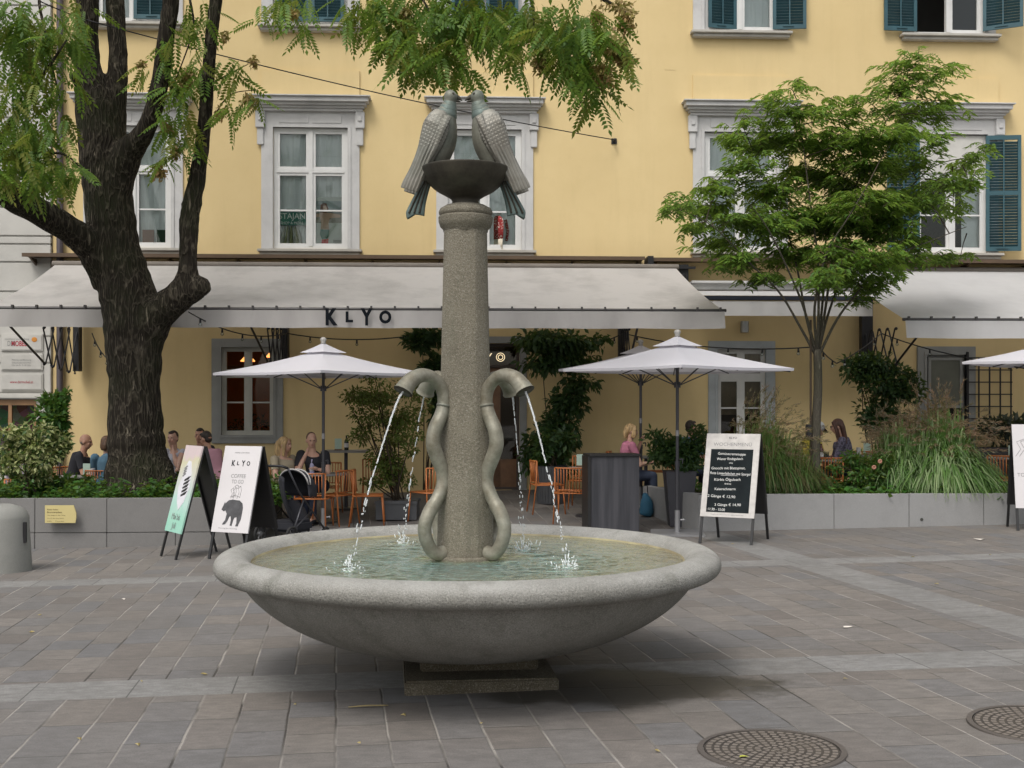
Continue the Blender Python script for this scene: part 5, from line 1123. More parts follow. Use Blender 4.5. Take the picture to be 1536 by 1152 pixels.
def grass(nm, label, c0, n, L, spread, mats, plume=None, plumes=0, wd=.011, pl=.3, seed=0, lean=0.):
    e = empty(nm, c0, 0, label, 'ornamental grass', 'ornamental grass clumps'); g_ = np.random.default_rng(seed)
    def strands(n, L, wd, up, name, mats, jit):
        K = 7; V = np.zeros((n, K, 2, 3)); th = g_.uniform(0, 2 * np.pi, n); el = g_.uniform(0, 1, n) ** .7; base = g_.normal(size=(n, 2)) * .13
        ln = L * g_.uniform(.65, 1.1, n); out = spread * el * g_.uniform(.7, 1.1, n); hz = ln * (1 - .3 * el) * up
        for k in range(K):
            t = k / (K - 1); r = out * (t ** 1.1); z = hz * (1.9 * t - t * t * (.9 + jit * el * .75)) * .9
            cx = base[:, 0] + np.cos(th) * r + lean * t * t; cy = base[:, 1] + np.sin(th) * r; w_ = wd * (1 - t ** 3 * .92)
            for s_, sg in ((0, -1), (1, 1)): V[:, k, s_, 0] = cx - np.sin(th) * w_ * sg * .5; V[:, k, s_, 1] = cy + np.cos(th) * w_ * sg * .5; V[:, k, s_, 2] = z
        F_ = []
        for k in range(K - 1): F_.append((2 * k, 2 * k + 1, 2 * k + 3, 2 * k + 2))
        fl = np.array(F_); Fc = (fl[None] + (np.arange(n) * K * 2)[:, None, None]).reshape(-1, 4); me = bpy.data.meshes.new(name); Vf = V.reshape(-1, 3)
        me.vertices.add(len(Vf)); me.vertices.foreach_set('co', Vf.ravel().astype(np.float32)); me.loops.add(Fc.size); me.loops.foreach_set('vertex_index', Fc.ravel().astype(np.int32)); me.polygons.add(len(Fc)); me.polygons.foreach_set('loop_start', (np.arange(len(Fc)) * 4).astype(np.int32))
        for mm in mats: me.materials.append(mm)
        me.polygons.foreach_set('material_index', np.repeat(g_.choice(len(mats), n), K - 1).astype(np.int32)); me.update(calc_edges=True); o = bpy.data.objects.new(name, me); COL.objects.link(o); o.parent = e
        return V[:, -1].mean(axis=1), V[:, -2].mean(axis=1)
    strands(n, L, wd, 1., 'blades', mats, 1.5)
    if plumes:
        tips, pre = strands(plumes, L * 1.22, .005, 1.05, 'stalks', [mats[-1]], .25)
        d = tips - pre; d /= np.linalg.norm(d, axis=1, keepdims=True); Pp, Dd = [], []
        for i in range(plumes):
            for q in range(26):
                t = g_.random(); Pp.append(tips[i] + d[i] * (t - .6) * pl + g_.normal(size=3) * .008); Dd.append(d[i] + g_.normal(size=3) * .35)
        scatter('plumes', plume, np.array(Pp), rots(np.array(Dd), g_.normal(size=(len(Pp), 3))), .065 * g_.uniform(.6, 1.3, len(Pp)), diamond(.06, .01, .2), e, g_.choice(len(plume), len(Pp)))
    return e
M_GR1 = leafmat('grass_blade', (.10, .23, .055), (.21, .35, .11), .5); M_GR2 = leafmat('grass_blade_blue', (.20, .31, .14), (.42, .53, .27), .5); M_GR3 = leafmat('straw_blade', (.16, .15, .06), (.22, .18, .08), .35)
M_PL1 = leafmat('pink_plume', (.30, .17, .12), (.42, .28, .20), .45); M_PL2 = leafmat('pale_plume', (.26, .22, .15), (.34, .29, .22), .4)
grass('grass_clump', 'big arching green grass clump with pinkish plumes in the right planter', P(1412, 735, 17.35), 9500, 1.30, .92, [M_GR1, M_GR2, M_GR2, M_GR1], [M_PL1, M_PL1, M_PL2], 240, .030, .28, 1)
grass('grass_clump', 'smaller arching green grass between the flowering shrub and the biggest clump', P(1350, 735, 17.35), 3600, 1.15, .62, [M_GR1, M_GR2], [M_PL1, M_PL2], 90, .026, .24, 2)
grass('grass_clump', 'grass with tall straw coloured feathery plumes behind the chalk menu board', P(1145, 735, 17.25), 5200, 1.20, .66, [M_GR1, M_GR3, M_GR1], [M_PL2, M_GR3, M_PL1], 150, .014, .30, 3, .1)
grass('grass_clump', 'loose drooping grass between the menu board and the young tree', P(1185, 735, 17.1), 2200, .88, .48, [M_GR3, M_GR1], [M_PL2, M_GR3], 26, .009, .2, 4, .1)
# ================================================================ PARASOLS
M_CANV = clothmat('white_parasol_canvas', (.66, .65, .70), .25, .08, .15); M_POLE = M('grey_pole_metal', (.075, .075, .085), .4, .6, bump=0); M_STEEL = M('galvanised_steel', (.30, .30, .31), .45, .6); M_KNOB = M('grey_plastic_knob', (.35, .34, .32), .5, bump=0)
def parasol(X, Y, zrim, ztop, rad, label, rz=0., base='plate'):
    zg = G(X, Y); e = empty('parasol', (X, Y, zg), rz, label, 'parasol', 'white cafe parasols'); zr, zt = zrim - zg, ztop - zg; N8 = 4
    def canopy(r0, r1, z0, z1, sag, drop=0.0):
        K, SEG = 8, 14; vs = []; n = N8 * SEG
        for i in range(K + 1):
            t = i / K
            for j in range(n):
                a = 2 * math.pi * j / n; ph = (j % SEG) / SEG; rr = (r0 + (r1 - r0) * t); cs = math.cos(math.pi / N8) / math.cos((ph - .5) * 2 * math.pi / N8)
                vs.append((rr * cs * math.cos(a), rr * cs * math.sin(a), z0 + (z1 - z0) * t - sag * math.sin(math.pi * t) * .6 - sag * math.sin(math.pi * ph) * t * .35))
        fs = [(i * n + j, i * n + (j + 1) % n, (i + 1) * n + (j + 1) % n, (i + 1) * n + j) for i in range(K) for j in range(n)]; return vs, fs, n, K
    m = MB(); vs, fs, n, K = canopy(.16, rad, zt - .16, zr, .035); m.add(vs, fs)
    lo = len(vs) - n; m.add([vs[lo + j] for j in range(n)] + [(vs[lo + j][0] * .998, vs[lo + j][1] * .998, vs[lo + j][2] - .035) for j in range(n)], [(j, (j + 1) % n, n + (j + 1) % n, n + j) for j in range(n)])
    m.build('canopy', M_CANV, e, smooth=True, edge=28, fix=False)
    m = MB(); vs, fs, n, K = canopy(.03, .34, zt - .035, zt - .165, .012); m.add(vs, fs); m.build('vent_cap', M_CANV, e, smooth=True, edge=28, fix=False)
    m = MB(); m.lathe([(.02, zt - .05), (.04, zt - .03), (.03, zt - .01), (.045, zt + .015), (.045, zt + .04), (.02, zt + .06), (.001, zt + .062)], 16); m.build('finial', M_KNOB, e, smooth=True)
    R0 = rad
    for k in range(8):
        a = 2 * math.pi * k / 8; c, s = math.cos(a), math.sin(a); m = MB(); rad = R0 if k % 2 == 0 else R0 * .70
        m.tube([(.04 * c, .04 * s, zt - .24), (rad * .5 * c, rad * .5 * s, (zt + zr) / 2 - .155), (rad * .97 * c, rad * .97 * s, zr - .045)], .009, 6); m.tube([(.045 * c, .045 * s, zr - .22), (rad * .52 * c, rad * .52 * s, (zt - .16) * .48 + zr * .52 - .03)], .008, 6); m.build('rib', M_POLE, e)
    m = MB(); m.tube([(0, 0, .04), (0, 0, .95)], .029, 14); m.tube([(0, 0, .95), (0, 0, zt)], .022, 14); m.tube([(0, 0, .93), (0, 0, 1.0)], .035, 14); m.tube([(0, 0, zr - .26), (0, 0, zr - .18)], .045, 14); m.tube([(0, 0, zt - .18), (0, 0, zt - .1)], .05, 14)
    po = m.build('pole', M_POLE, e, smooth=True, edge=40)
    m = MB(); m.tube([(.03, -.02, 1.02), (.07, -.05, 1.03)], .01, 8); m.tube([(.07, -.05, 1.03), (.07, -.05, .97)], .008, 8); m.build('crank', M_POLE, po)
    m = MB(); m.tube([(0, -.001, 1.34), (0, -.001, 1.42)], .025, 12); m.build('label_band', M_STEEL, po)
    if base == 'plate':
        m = MB(); m.box((-.36, -.36, .0), (.36, .36, .035), bev=.008); m.tube([(0, 0, .03), (0, 0, .33)], .036, 14); m.tube([(.04, 0, .2), (.07, 0, .2)], .012, 8); m.ball((.085, 0, .2), .02); m.build('base', M_STEEL, e, edge=40, smooth=True)
    return e
def PU(px_, Y): return (px_ - 768) * Y / FPX
def PZ(py, Y): return CAMZ - (py - HY) * Y / FPX
parasol(PU(485, 17.0), 17.0, PZ(560, 17.), PZ(512, 17.), 1.57, 'white parasol left of the fountain column, above the seated couple', R(8))
parasol(PU(1016, 15.9), 15.9, PZ(553, 15.9), PZ(501, 15.9), 1.56, 'white parasol in front of the tall tapering pot right of the fountain', R(-6))
parasol(PU(961, 18.6), 18.6, PZ(554, 18.6), PZ(515, 18.6), 1.32, 'smaller white parasol standing half hidden behind the nearer right one', R(5))
parasol(PU(1600, 16.9), 16.9, PZ(543, 16.9), PZ(495, 16.9), 1.55, 'white parasol cut off by the right edge of the photo', R(3))

# ================================================================ A-BOARDS
M_BLK = M('black_board_paint', (.012, .012, .013), .45, bump=0, var=.05); M_PAPER = M('white_print', (.56, .54, .55), .55, bump=0, var=.03); M_CHALK = M('chalk_lettering', (.7, .7, .68), .9, bump=0, var=.05); M_WWOOD = M('whitewashed_wood', (.50, .48, .46), .7, var=.15, vs=9, bump=.3)
def aboard(x, Y, yaw, H, zb, W, tilt, spread, label, front):
    """panel leans back; front face content gets authored on the panel's own plane"""
    zg = G(x, Y); e = empty('menu_board', (x, Y, zg), yaw, label, 'a-board', 'folding boards on the square'); t = math.atan(spread / 2 / H)
    def panel(nm, sgn, mat, th=.018):
        m = MB(); m.box((-W / 2, -th, zb), (W / 2, 0, H)); o = m.build(nm, mat, e, loc=(0, sgn * -spread / 2, 0), rot=(-t * sgn, 0, 0)); return o
    fp = panel('front_panel', 1, front); 
    m = MB(); m.box((-W / 2 + .002, 0, zb + .01), (W / 2 - .002, .018, H - .002)); bp = m.build('back_panel', M_BLK, e, loc=(0, spread / 2, 0), rot=(t, 0, 0))
    for sx_ in (-1, 1):
        for sg in (1, -1):
            m = MB(); xx = sx_ * (W / 2 - .02); m.box((xx - .016, -.0 if sg > 0 else -.022, 0), (xx + .016, .022 if sg > 0 else -.001, H - .01)); m.build('leg', M_BLK, e, loc=(0, sg * -spread / 2, 0), rot=(-t * sg, 0, 0))
    return e, fp
# mint board seen obliquely
Yb = 14.2; xb = PU(290, Yb)
n = NB('pastel_print'); x_, y_, z_ = n.sep(n.obj())[:3]; f_ = n.math('ADD', z_, n.math('MULTIPLY', n.noise(4, detail=3), .35))
n.set(color=n.mix(.25, n.ramp(n.math('MULTIPLY', f_, .72), [(.15, (.22, .50, .42)), (.45, (.25, .55, .42)), (.62, (.42, .60, .55)), (.78, (.55, .52, .50)), (.95, (.58, .50, .30)), (1., (.60, .42, .45))]), n.ramp(n.noise(6, n.scale(n.obj(), (3, 1, .4))), [(.3, (.3, .62, .5)), (.7, (.6, .62, .6))])), rough=.5); M_MINT = n.m
e, fp = aboard(xb, Yb + .15, R(-54), 1.33, .30, .52, 0, .70, 'mint and pastel poster A-board standing leftmost, turned away, by the left planter', M_MINT); e.scale = (1.05,) * 3
M_DOVE = M('pale_print', (.62, .62, .66), .6, bump=0)
def flat(parent, pts, mat, y, nm='print'): m = MB(); m.prism(pts, y - .0015, y); return m.build(nm, mat, parent)
flat(fp, [(-.12, .95), (-.17, .82), (-.10, .66), (.0, .56), (.12, .66), (.18, .84), (.14, 1.0), (.05, 1.14), (-.04, 1.15), (-.10, 1.06)], M_DOVE, -.019)
for i in range(5): z0 = .72 + i * .045; flat(fp, [(-.02, z0), (.10, z0 + .03), (.15, z0 + .075), (.08, z0 + .06), (-.03, z0 + .02)], M_BLK, -.021)
for i in range(4): z0 = .95 + i * .03; flat(fp, [(-.10, z0), (-.02, z0 + .04), (-.05, z0 + .05), (-.12, z0 + .015)], M_GREYINK, -.021)
text('Mai bis\nJuli', .075, M_GREYINK, fp, (.0, -.021, .42), width=.26, name='lettering')
# bear board
Yb = 14.0; xb = PU(362, Yb)
e, fp = aboard(xb, Yb + .2, R(-24), 1.32, .31, .55, 0, .72, 'white A-board with KLYO lettering and a bear drawing', M_PAPER); e.scale = (.98, 1.05, 1.05)
for ch, xx, h, w_ in (('K', -.105, .068, .052), ('L', -.035, .045, .034), ('Y', .042, .068, .052), ('O', .118, .050, .050)): text(ch, h, M_LET, fp, (xx, -.0195, 1.115), width=w_, bold=.03)
text('COFFEE', .045, M_GREYINK, fp, (0, -.0195, .965), width=.22); text('TO GO', .045, M_GREYINK, fp, (0, -.0195, .90), width=.18); text('KAFFEE UND MEHR', .014, M_GREYINK, fp, (0, -.0195, 1.24), width=.22)
text('Montag bis Sonntag', .013, M_GREYINK, fp, (-.03, -.0195, .355), width=.28)
bear = [(-.20, .57), (-.185, .60), (-.175, .625), (-.16, .66), (-.15, .64), (-.13, .66), (-.10, .68), (-.04, .69), (.02, .685), (.08, .68), (.13, .65), (.15, .60), (.15, .53), (.145, .46), (.12, .41), (.115, .385), (.07, .385), (.085, .42), (.07, .49), (.035, .48), (.02, .44), (.01, .385), (-.02, .39), (-.015, .45), (-.03, .50), (-.05, .49), (-.07, .44), (-.10, .405), (-.15, .395), (-.14, .415), (-.11, .45), (-.10, .52), (-.13, .56), (-.16, .55)]
flat(fp, [(x * .9 + .01, z) for x, z in bear], M('dark_print', (.06, .06, .065), .7, bump=0, var=.35, vs=14), -.0195)
def sk(pts, r=.0022): m = MB(); m.tube([(x, -.0195, z) for x, z in pts], r, 5); m.build('sketch_line', M_GREYINK, fp)
for o_ in (0, .035): sk([(-.06 + o_, .70), (-.05 + o_, .76), (-.075 + o_, .80), (-.04 + o_, .83), (-.03 + o_, .78), (-.035 + o_, .71)])
sk([(.03, .70), (.05, .78), (.03, .82), (.06, .85), (.08, .80), (.07, .71)]); sk([(-.03, .84), (.0, .86), (.03, .85), (.02, .82), (-.01, .83), (-.03, .84)]); sk([(-.07, .72), (0, .74), (.07, .72)])
# chalk menu board
Yb = 14.7; xb = PU(1106, Yb)
e, fp = aboard(xb, Yb + .2, R(-28), 1.42, .34, .70, 0, .78, 'chalk menu A-board in a whitewashed frame, headed Wochenmenue, by the right planter', M_WWOOD)
m = MB(); m.box((-.275, -.0215, .40), (.275, -.018, 1.215)); sl = m.build('slate', M('slate', (.014, .018, .02), .95, var=.3, vs=5, bump=0, spec=.1), fp)
text('KLYO', .028, M_INK, fp, (0, -.0195, 1.365), width=.10, bold=.01); text('WOCHENMEN\u00dc', .045, M_GREYINK, fp, (0, -.0195, 1.285), width=.50)
rows = [('Gem\u00fcsecremesuppe', 1.150, .36, 0), ('Wiener Rindsgulasch', 1.085, .34, -.02), ('**', 1.035, .05, .0), ('Gnocchi mit Blattspinat,', .965, .44, -.03), ('Rote Linsenlaibchen mit Spargel', .895, .52, 0), ('K\u00fcrbis \u00d6lgulasch', .82, .34, -.03), ('***', .765, .09, -.02), ('Kaiserschmarrn', .70, .27, -.05), ('2 G\u00e4nge \u20ac 12,90', .60, .36, -.09), ('3 G\u00e4nge \u20ac 14,90', .495, .34, .0), ('11:30 - 15:00', .435, .22, -.14)]
for i, (t, z, w_, x) in enumerate(rows):
    text(t, .034, M_CHALK, fp, (x, -.0225, z), width=w_, bold=0, rot=(R(90), R(-1.5 if i % 2 else 1), 0))
m = MB(); m.box((-.12, -.0235, .872), (.10, -.022, .875)); m.build('underline', M_CHALK, fp)
text('fragen sie nach unseren tagesangeboten', .013, M_GREYINK, fp, (0, -.0195, .37), width=.42)
# white board cut by the right edge
Yb = 15.6; xb = PU(1562, Yb)
e, fp = aboard(xb, Yb + .2, R(-10), 1.44, .30, .60, 0, .6, 'white A-board with pale sketches cut by the right edge', M_PAPER)
for o_ in (0, .05): sk([(-.27 + o_, 1.0), (-.20 + o_, 1.1), (-.25 + o_, 1.2), (-.12 + o_, 1.25)], .003)
text('TO GO', .05, M_GREYINK, fp, (-.15, -.0195, .75), width=.22)

# ================================================================ CHAIRS, TABLES
M_ORG = M('orange_lacquer', (.42, .135, .035), .45, bump=0, var=.1); M_TTOP = M('grey_table_top', (.22, .215, .21), .5, bump=0)
def make_chair():
    e = empty('cafe_chair', (0, 0, 0), 0, 'x', 'chair', 'orange slatted cafe chairs'); w_ = .23; s_ = .22
    m = MB(); m.tube([(-w_, -s_, .45), (w_, -s_, .45), (w_, s_, .45), (-w_, s_, .45)], .011, 8, closed=True)
    for i in range(9): x = -w_ + 2 * w_ * (i + .5) / 9; m.tube([(x, -s_, .452), (x, 0, .442), (x, s_, .452)], .0075, 6)
    m.build('seat', M_ORG, e, smooth=True)
    m = MB(); cv = lambda x: .24 - .06 * (x / w_) ** 2 + .02
    m.tube([(x, cv(x) - .0, .82) for x in np.linspace(-w_, w_, 9)], .012, 8); m.tube([(x, cv(x) - .03, .50) for x in np.linspace(-w_, w_, 9)], .009, 8)
    for i in range(11): x = -w_ * .97 + 2 * w_ * .97 * i / 10; m.tube([(x, cv(x) - .03, .50), (x, cv(x) - .0, .82)], .0085, 6)
    m.build('backrest', M_ORG, e, smooth=True)
    for sx_ in (-1, 1):
        m = MB(); m.tube([(sx_ * .22, -.21, .45), (sx_ * .245, -.245, 0)], .011, 8); m.build('leg', M_ORG, e, smooth=True)
        m = MB(); m.tube([(sx_ * w_, cv(w_), .82), (sx_ * .225, .21, .46), (sx_ * .245, .27, 0)], .011, 8); m.build('leg', M_ORG, e, smooth=True)
    return e
chair0 = make_chair(); used = [False]
def chair(x, Y, rz, label):
    o = chair0 if not used[0] else ch_tree(chair0); used[0] = True; o.location = (x, Y, G(x, Y)); o.rotation_euler = (0, 0, rz); o['label'] = label; return o
def table(x, Y, label, H=.74, r=.33, square=False):
    e = empty('cafe_table', (x, Y, G(x, Y)), 0, label, 'table', 'cafe tables'); m = MB()
    if square: m.box((-r, -r * .9, H - .03), (r, r * .9, H), bev=.004)
    else: m.lathe([(.001, H), (r, H), (r + .005, H - .012), (r, H - .025), (.001, H - .025)], 40)
    m.build('table_top', M_TTOP, e); m = MB(); m.tube([(0, 0, .02), (0, 0, H - .02)], .03, 12)
    m.build('column', M_POLE, e, smooth=True, edge=40); m = MB(); m.lathe([(.001, .03), (.20, .02), (.22, 0)], 28); m.build('foot', M_POLE, e); return e
M_CARD = M('menu_card_print', (.45, .58, .50), .5, bump=0); M_GLS = glassmat('drinking_glass', (.85, .9, .88), .15); M_BOT = M('dark_bottle_glass', (.02, .025, .02), .2, bump=0)
def menu_card(x, Y, z, rz, label):
    e = empty('menu_holder', (x, Y, z), rz, label, 'menu card', 'menu cards on the tables'); m = MB(); m.box((-.055, -.004, .02), (.055, .004, .19)); m.build('card', M_CARD, e); m = MB(); m.box((-.06, -.03, 0), (.06, .03, .02), bev=.004); m.build('foot', M_WOOD, e)
def bottle(x, Y, z, mat, label, h=.24):
    m = MB(); m.lathe([(.001, 0), (.034, .0), (.036, .01), (.036, h * .55), (.03, h * .66), (.013, h * .78), (.013, h), (.001, h)], 20); o = m.build('bottle', mat, smooth=True, loc=(x, Y, z), edge=50); tag(o, label, 'bottle', 'bottles on the tables')
    m = MB(); m.tube([(0, 0, h * .2), (0, 0, h * .48)], .0372, 18); m.build('bottle_label', M_PAPER, o); return o
def glass(x, Y, z, label, c=None):
    m = MB(); m.lathe([(.001, .005), (.03, .005), (.034, .12), (.036, .12), (.032, 0), (.001, 0)], 18); o = m.build('drinking_glass', c or M_GLS, smooth=True, loc=(x, Y, z), edge=50); tag(o, label, 'glass', 'glasses and cups on the tables'); return o
def fx(px_, Y): return PU(px_, Y)
# couple's table
tx, tY = fx(486, 17.75), 17.75; table(tx, tY, 'round grey table of the couple beside the pushchair', r=.36); tz_ = G(tx, tY) + .742
chair(fx(470, 17.2), 17.2, R(176), 'orange slatted chair with its back to the camera between the pushchair and the parasol pole'); chair(fx(503, 17.5), 17.5, R(-120), 'orange slatted chair seen side on just right of the left parasol pole')
chair(fx(487, 18.35), 18.35, R(0), 'orange slatted chair the man in the dark T-shirt sits on'); chair(fx(423, 18.1), 18.1, R(75), 'orange slatted chair the blonde woman behind the pushchair sits on')
bottle(fx(468, 17.6), 17.6, tz_, M('lilac_bottle', (.35, .33, .5), .3, bump=0), 'small pale bottle on the table in front of the man in the dark T-shirt', .22); glass(fx(484, 17.6), 17.6, tz_, 'clear glass on the couple\'s table beside the parasol pole')
m = MB(); m.lathe([(.001, .012), (.08, .012), (.11, .022), (.11, .017), (.07, .0), (.001, 0)], 28); o = m.build('plate', M_PAPER, smooth=True, loc=(fx(470, 17.5), 17.52, tz_)); tag(o, 'white plate on the table of the couple', 'plate')
table(fx(519, 19.0), 19.0, 'dark square table in front of the facade left of the feathery shrub', H=.95, r=.36, square=True); menu_card(fx(508, 19.), 18.95, G(-2.7, 19.) + .952, R(5), 'green menu card on the dark square table left of the feathery shrub'); bottle(fx(519, 18.9), 18.95, G(-2.7, 19) + .952, M_BOT, 'dark bottle beside the green menu card on the dark square table')
chair(fx(566, 18.7), 18.7, R(8), 'orange slatted chair half hidden in the feathery shrub'); chair(fx(552, 17.4), 17.4, R(95), 'orange slatted chair left of the square pot with the feathery shrub'); chair(fx(646, 17.6), 17.6, R(-140), 'orange slatted chair between the square pot and the fountain column')
# right of the door
table(fx(884, 17.9), 17.9, 'round grey table behind the left side of the dark screen', r=.33); menu_card(fx(870, 18.), 18., G(1., 18) + .742, R(15), 'green menu card on the table left of the dark screen')
chair(fx(858, 17.3), 17.3, R(170), 'orange slatted chair nearest the dark screen'); chair(fx(820, 18.2), 18.2, R(100), 'orange slatted chair furthest left beside the ribbed pot'); chair(fx(878, 18.6), 18.6, R(-10), 'orange slatted chair behind the round table by the dark screen')
# dark screen / service stand
e = empty('service_stand', (fx(918, 16.35), 16.35, G(1.4, 16.35)), R(6), 'tall dark grey boarded service stand right of the fountain', 'stand')
m = MB(); H = PZ(681, 16.2) - G(1.4, 16.35)
n = NB('dark_boards'); v = n.noise(1, n.scale(n.obj(), (14, 14, .7)), detail=5); n.set(color=n.mix(n.ramp(v, [(.35, 0), (.65, 1)]), (.028, .029, .036), (.062, .062, .072)), rough=.55)
k = 1
for i in range(k): x0 = -.34 + .68 * i / k; m.box((x0 + .003, -.24, .02), (x0 + .68 / k - .003, -.20, H - .03), bev=.003)
m.box((-.34, -.2, .02), (-.31, .24, H - .03)); m.box((.31, -.2, .02), (.34, .24, H - .03)); m.box((-.31, .2, .02), (.31, .24, H - .03)); m.build('boards', n.m, e)
m = MB(); m.box((-.37, -.27, H - .03), (.37, .27, H), bev=.004); m.build('top', M_BLK, e); m = MB(); m.box((-.385, -.25, 0), (-.342, .25, H - .031)); m.build('side_post', M_BLK, e)
# right terrace
table(fx(1256, 18.3), 18.3, 'round table between the capped man and the long haired woman', r=.34); tz2 = G(5.1, 18.3) + .742; bottle(fx(1232, 18.2), 18.2, tz2, M('dark_red_bottle', (.08, .01, .02), .25, bump=0), 'dark red bottle on the table right of the young tree trunk', .25); glass(fx(1240, 18.2), 18.2, tz2, 'clear glass beside the dark red bottle right of the young trunk')
m = MB(); m.lathe([(.001, .012), (.08, .012), (.11, .022), (.11, .017), (.07, .0), (.001, 0)], 28); o = m.build('plate', M_PAPER, smooth=True, loc=(fx(1254, 18.2), 18.15, tz2)); tag(o, 'white plate on the table of the long haired woman', 'plate')
chair(fx(1283, 18.6), 18.6, R(-60), 'orange slatted chair under the long haired woman'); chair(fx(1212, 18.5), 18.5, R(80), 'orange slatted chair under the capped man'); chair(fx(1238, 17.95), 17.95, R(175), 'orange slatted chair just right of the young trunk')
table(fx(1296, 18.8), 18.9, 'round table behind the flowering shrub'); menu_card(fx(1299, 18.8), 18.75, G(5.7, 18.9) + .742, 0, 'green menu card behind the flowering shrub'); glass(fx(1285, 18.8), 18.7, G(5.7, 18.9) + .742, 'white cup left of the menu card behind the flowering shrub', M_PAPER)
table(fx(1512, 18.2), 18.2, 'table right of the biggest grass clump'); menu_card(fx(1514, 18.2), 18.1, G(7.7, 18.2) + .742, 0, 'green menu card right of the biggest grass clump')
c_ = chair(fx(1508, 17.8), 17.8, R(150), 'orange slatted chair with a red cushion right of the biggest grass clump'); m = MB(); m.box((-.2, -.2, .455), (.2, .2, .49), bev=.015); m.build('cushion', M('red_cushion', (.40, .06, .035), .9), c_)
# left terrace
table(fx(122, 18.0), 18.0, 'table in front of the bald man', r=.38); tz3 = G(-6.6, 18.) + .742; menu_card(fx(130, 17.9), 17.9, tz3, R(4), 'green menu card on the bald man\'s table'); glass(fx(141, 17.9), 17.85, tz3, 'small white cup on the bald man\'s table', M_PAPER)
chair(fx(104, 18.3), 18.4, R(70), 'orange slatted chair under the bald man'); chair(fx(156, 17.9), 18.0, R(170), 'orange slatted chair under the woman in blue'); 
table(fx(290, 18.2), 18.3, 'table of the group between the old tree and the boards', r=.36)
chair(fx(268, 18.6), 18.7, R(60), 'orange slatted chair under the woman with her hand at her face'); chair(fx(322, 18.), 18.2, R(-80), 'orange slatted chair under the man in the pink shirt')
table(fx(972, 18.9), 19.2, 'round table of the woman in the pink top', r=.33); chair(fx(934, 19.1), 19.2, R(80), 'orange slatted chair under the woman in the pink top'); chair(fx(990, 19.4), 19.5, R(-80), 'orange slatted chair behind the glossy potted shrub')
b_ = MB(); b_.tube(spline([(0, 0, 0), (.02, 0, .12), (.01, 0, .26), (-.02, 0, .34)], 3), [.09, .10, .11, .10, .10, .09, .07, .05, .04, .02], 12); o = b_.build('handbag', M('blue_fabric', (.03, .12, .20), .8), smooth=True, loc=(fx(968, 17.7), 17.7, G(2.0, 17.7) + .02)); tag(o, 'blue bag standing on the ground right of the dark stand', 'bag')
m = MB(); m.tube([(-.05, 0, .3), (-.04, 0, .45), (.03, 0, .45), (.04, 0, .3)], .008, 6); m.build('handle', M_BLACK, o)

# ================================================================ PUSHCHAIR
M_PRAM = M('navy_black_fabric', (.018, .019, .026), .85); M_PRAMS = M('grey_stripe_fabric', (.35, .34, .33), .9); M_TYRE = M('tyre_rubber', (.02, .02, .02), .8, bump=0)
Yp = 15.9; e = empty('pushchair', (fx(438, Yp), Yp, G(-3, Yp)), R(-28), 'black folding pushchair parked beside the bear board', 'pushchair')
m = MB(); vs = []; K, J = 10, 12
for i in range(K + 1):
    a = R(100 - 105 * i / K)                               # hood: fan of ribs round the hinge
    for j in range(J + 1): b = math.pi * j / J; vs.append((-.26 * math.cos(b) , .05 + .34 * math.cos(a) * math.sin(b) ** .7, .62 + .36 * math.sin(a) * math.sin(b) ** .55 if math.sin(b) > 0 else .62))
m.add(vs, [(i * (J + 1) + j, i * (J + 1) + j + 1, (i + 1) * (J + 1) + j + 1, (i + 1) * (J + 1) + j) for i in range(K) for j in range(J)]); hd = m.build('hood', M_PRAM, e, smooth=True, fix=False)
bake(hd, [('SOLIDIFY', dict(thickness=.012))])
m = MB()
for a_ in (98, 78): m.tube([(-.262 * math.cos(math.pi * j / 14), .05 + .345 * math.cos(R(a_)) * math.sin(math.pi * j / 14) ** .7, .62 + .366 * math.sin(R(a_)) * math.sin(math.pi * j / 14) ** .55) for j in range(1, 14)], .010, 6)
m.build('hood_stripe', M_PRAMS, hd, smooth=True)
m = MB(); m.tube(spline([(0, -.22, .88), (0, -.20, .70), (0, -.12, .50), (0, -.02, .38), (0, .22, .36), (0, .34, .22)], 4), [(.03, .24)] * 21, 20); m.build('seat', M_PRAM, e, smooth=True)
m = MB(); m.box((-.22, -.2, .14), (.22, .2, .30), bev=.04); m.build('basket', M_PRAM, e)
m = MB()
for s_ in (-1, 1):
    m.tube([(s_ * .27, -.42, 1.02), (s_ * .27, -.20, .70), (s_ * .26, .10, .42), (s_ * .25, .42, .12)], .013, 8); m.tube([(s_ * .27, -.08, .60), (s_ * .27, -.34, .12)], .012, 8); m.tube([(s_ * .26, .1, .42), (s_ * .27, -.3, .2)], .009, 8)
m.build('frame', M_POLE, e, smooth=True); m = MB(); m.tube([(-.27, -.42, 1.02), (-.2, -.46, 1.05), (.2, -.46, 1.05), (.27, -.42, 1.02)], .017, 10); m.build('handle', M_BLACK, e, smooth=True)
for (x, y, r_) in ((-.27, -.34, .125), (.27, -.34, .125), (-.25, .42, .09), (.25, .42, .09)):
    m = MB(); m.tube([(x + 0, y + (r_ - .018) * math.cos(t), r_ + (r_ - .018) * math.sin(t)) for t in np.linspace(0, 2 * math.pi, 24, endpoint=False)], .018, 8, closed=True); w_ = m.build('wheel', M_TYRE, e, smooth=True)
    m = MB(); m.tube([(x - .02, y, r_), (x + .02, y, r_)], .03, 12)
    for k in range(6): a = k * math.pi / 3; m.tube([(x, y, r_), (x, y + (r_ - .02) * math.cos(a), r_ + (r_ - .02) * math.sin(a))], .006, 6)
    m.build('rim', M_STEEL, w_)

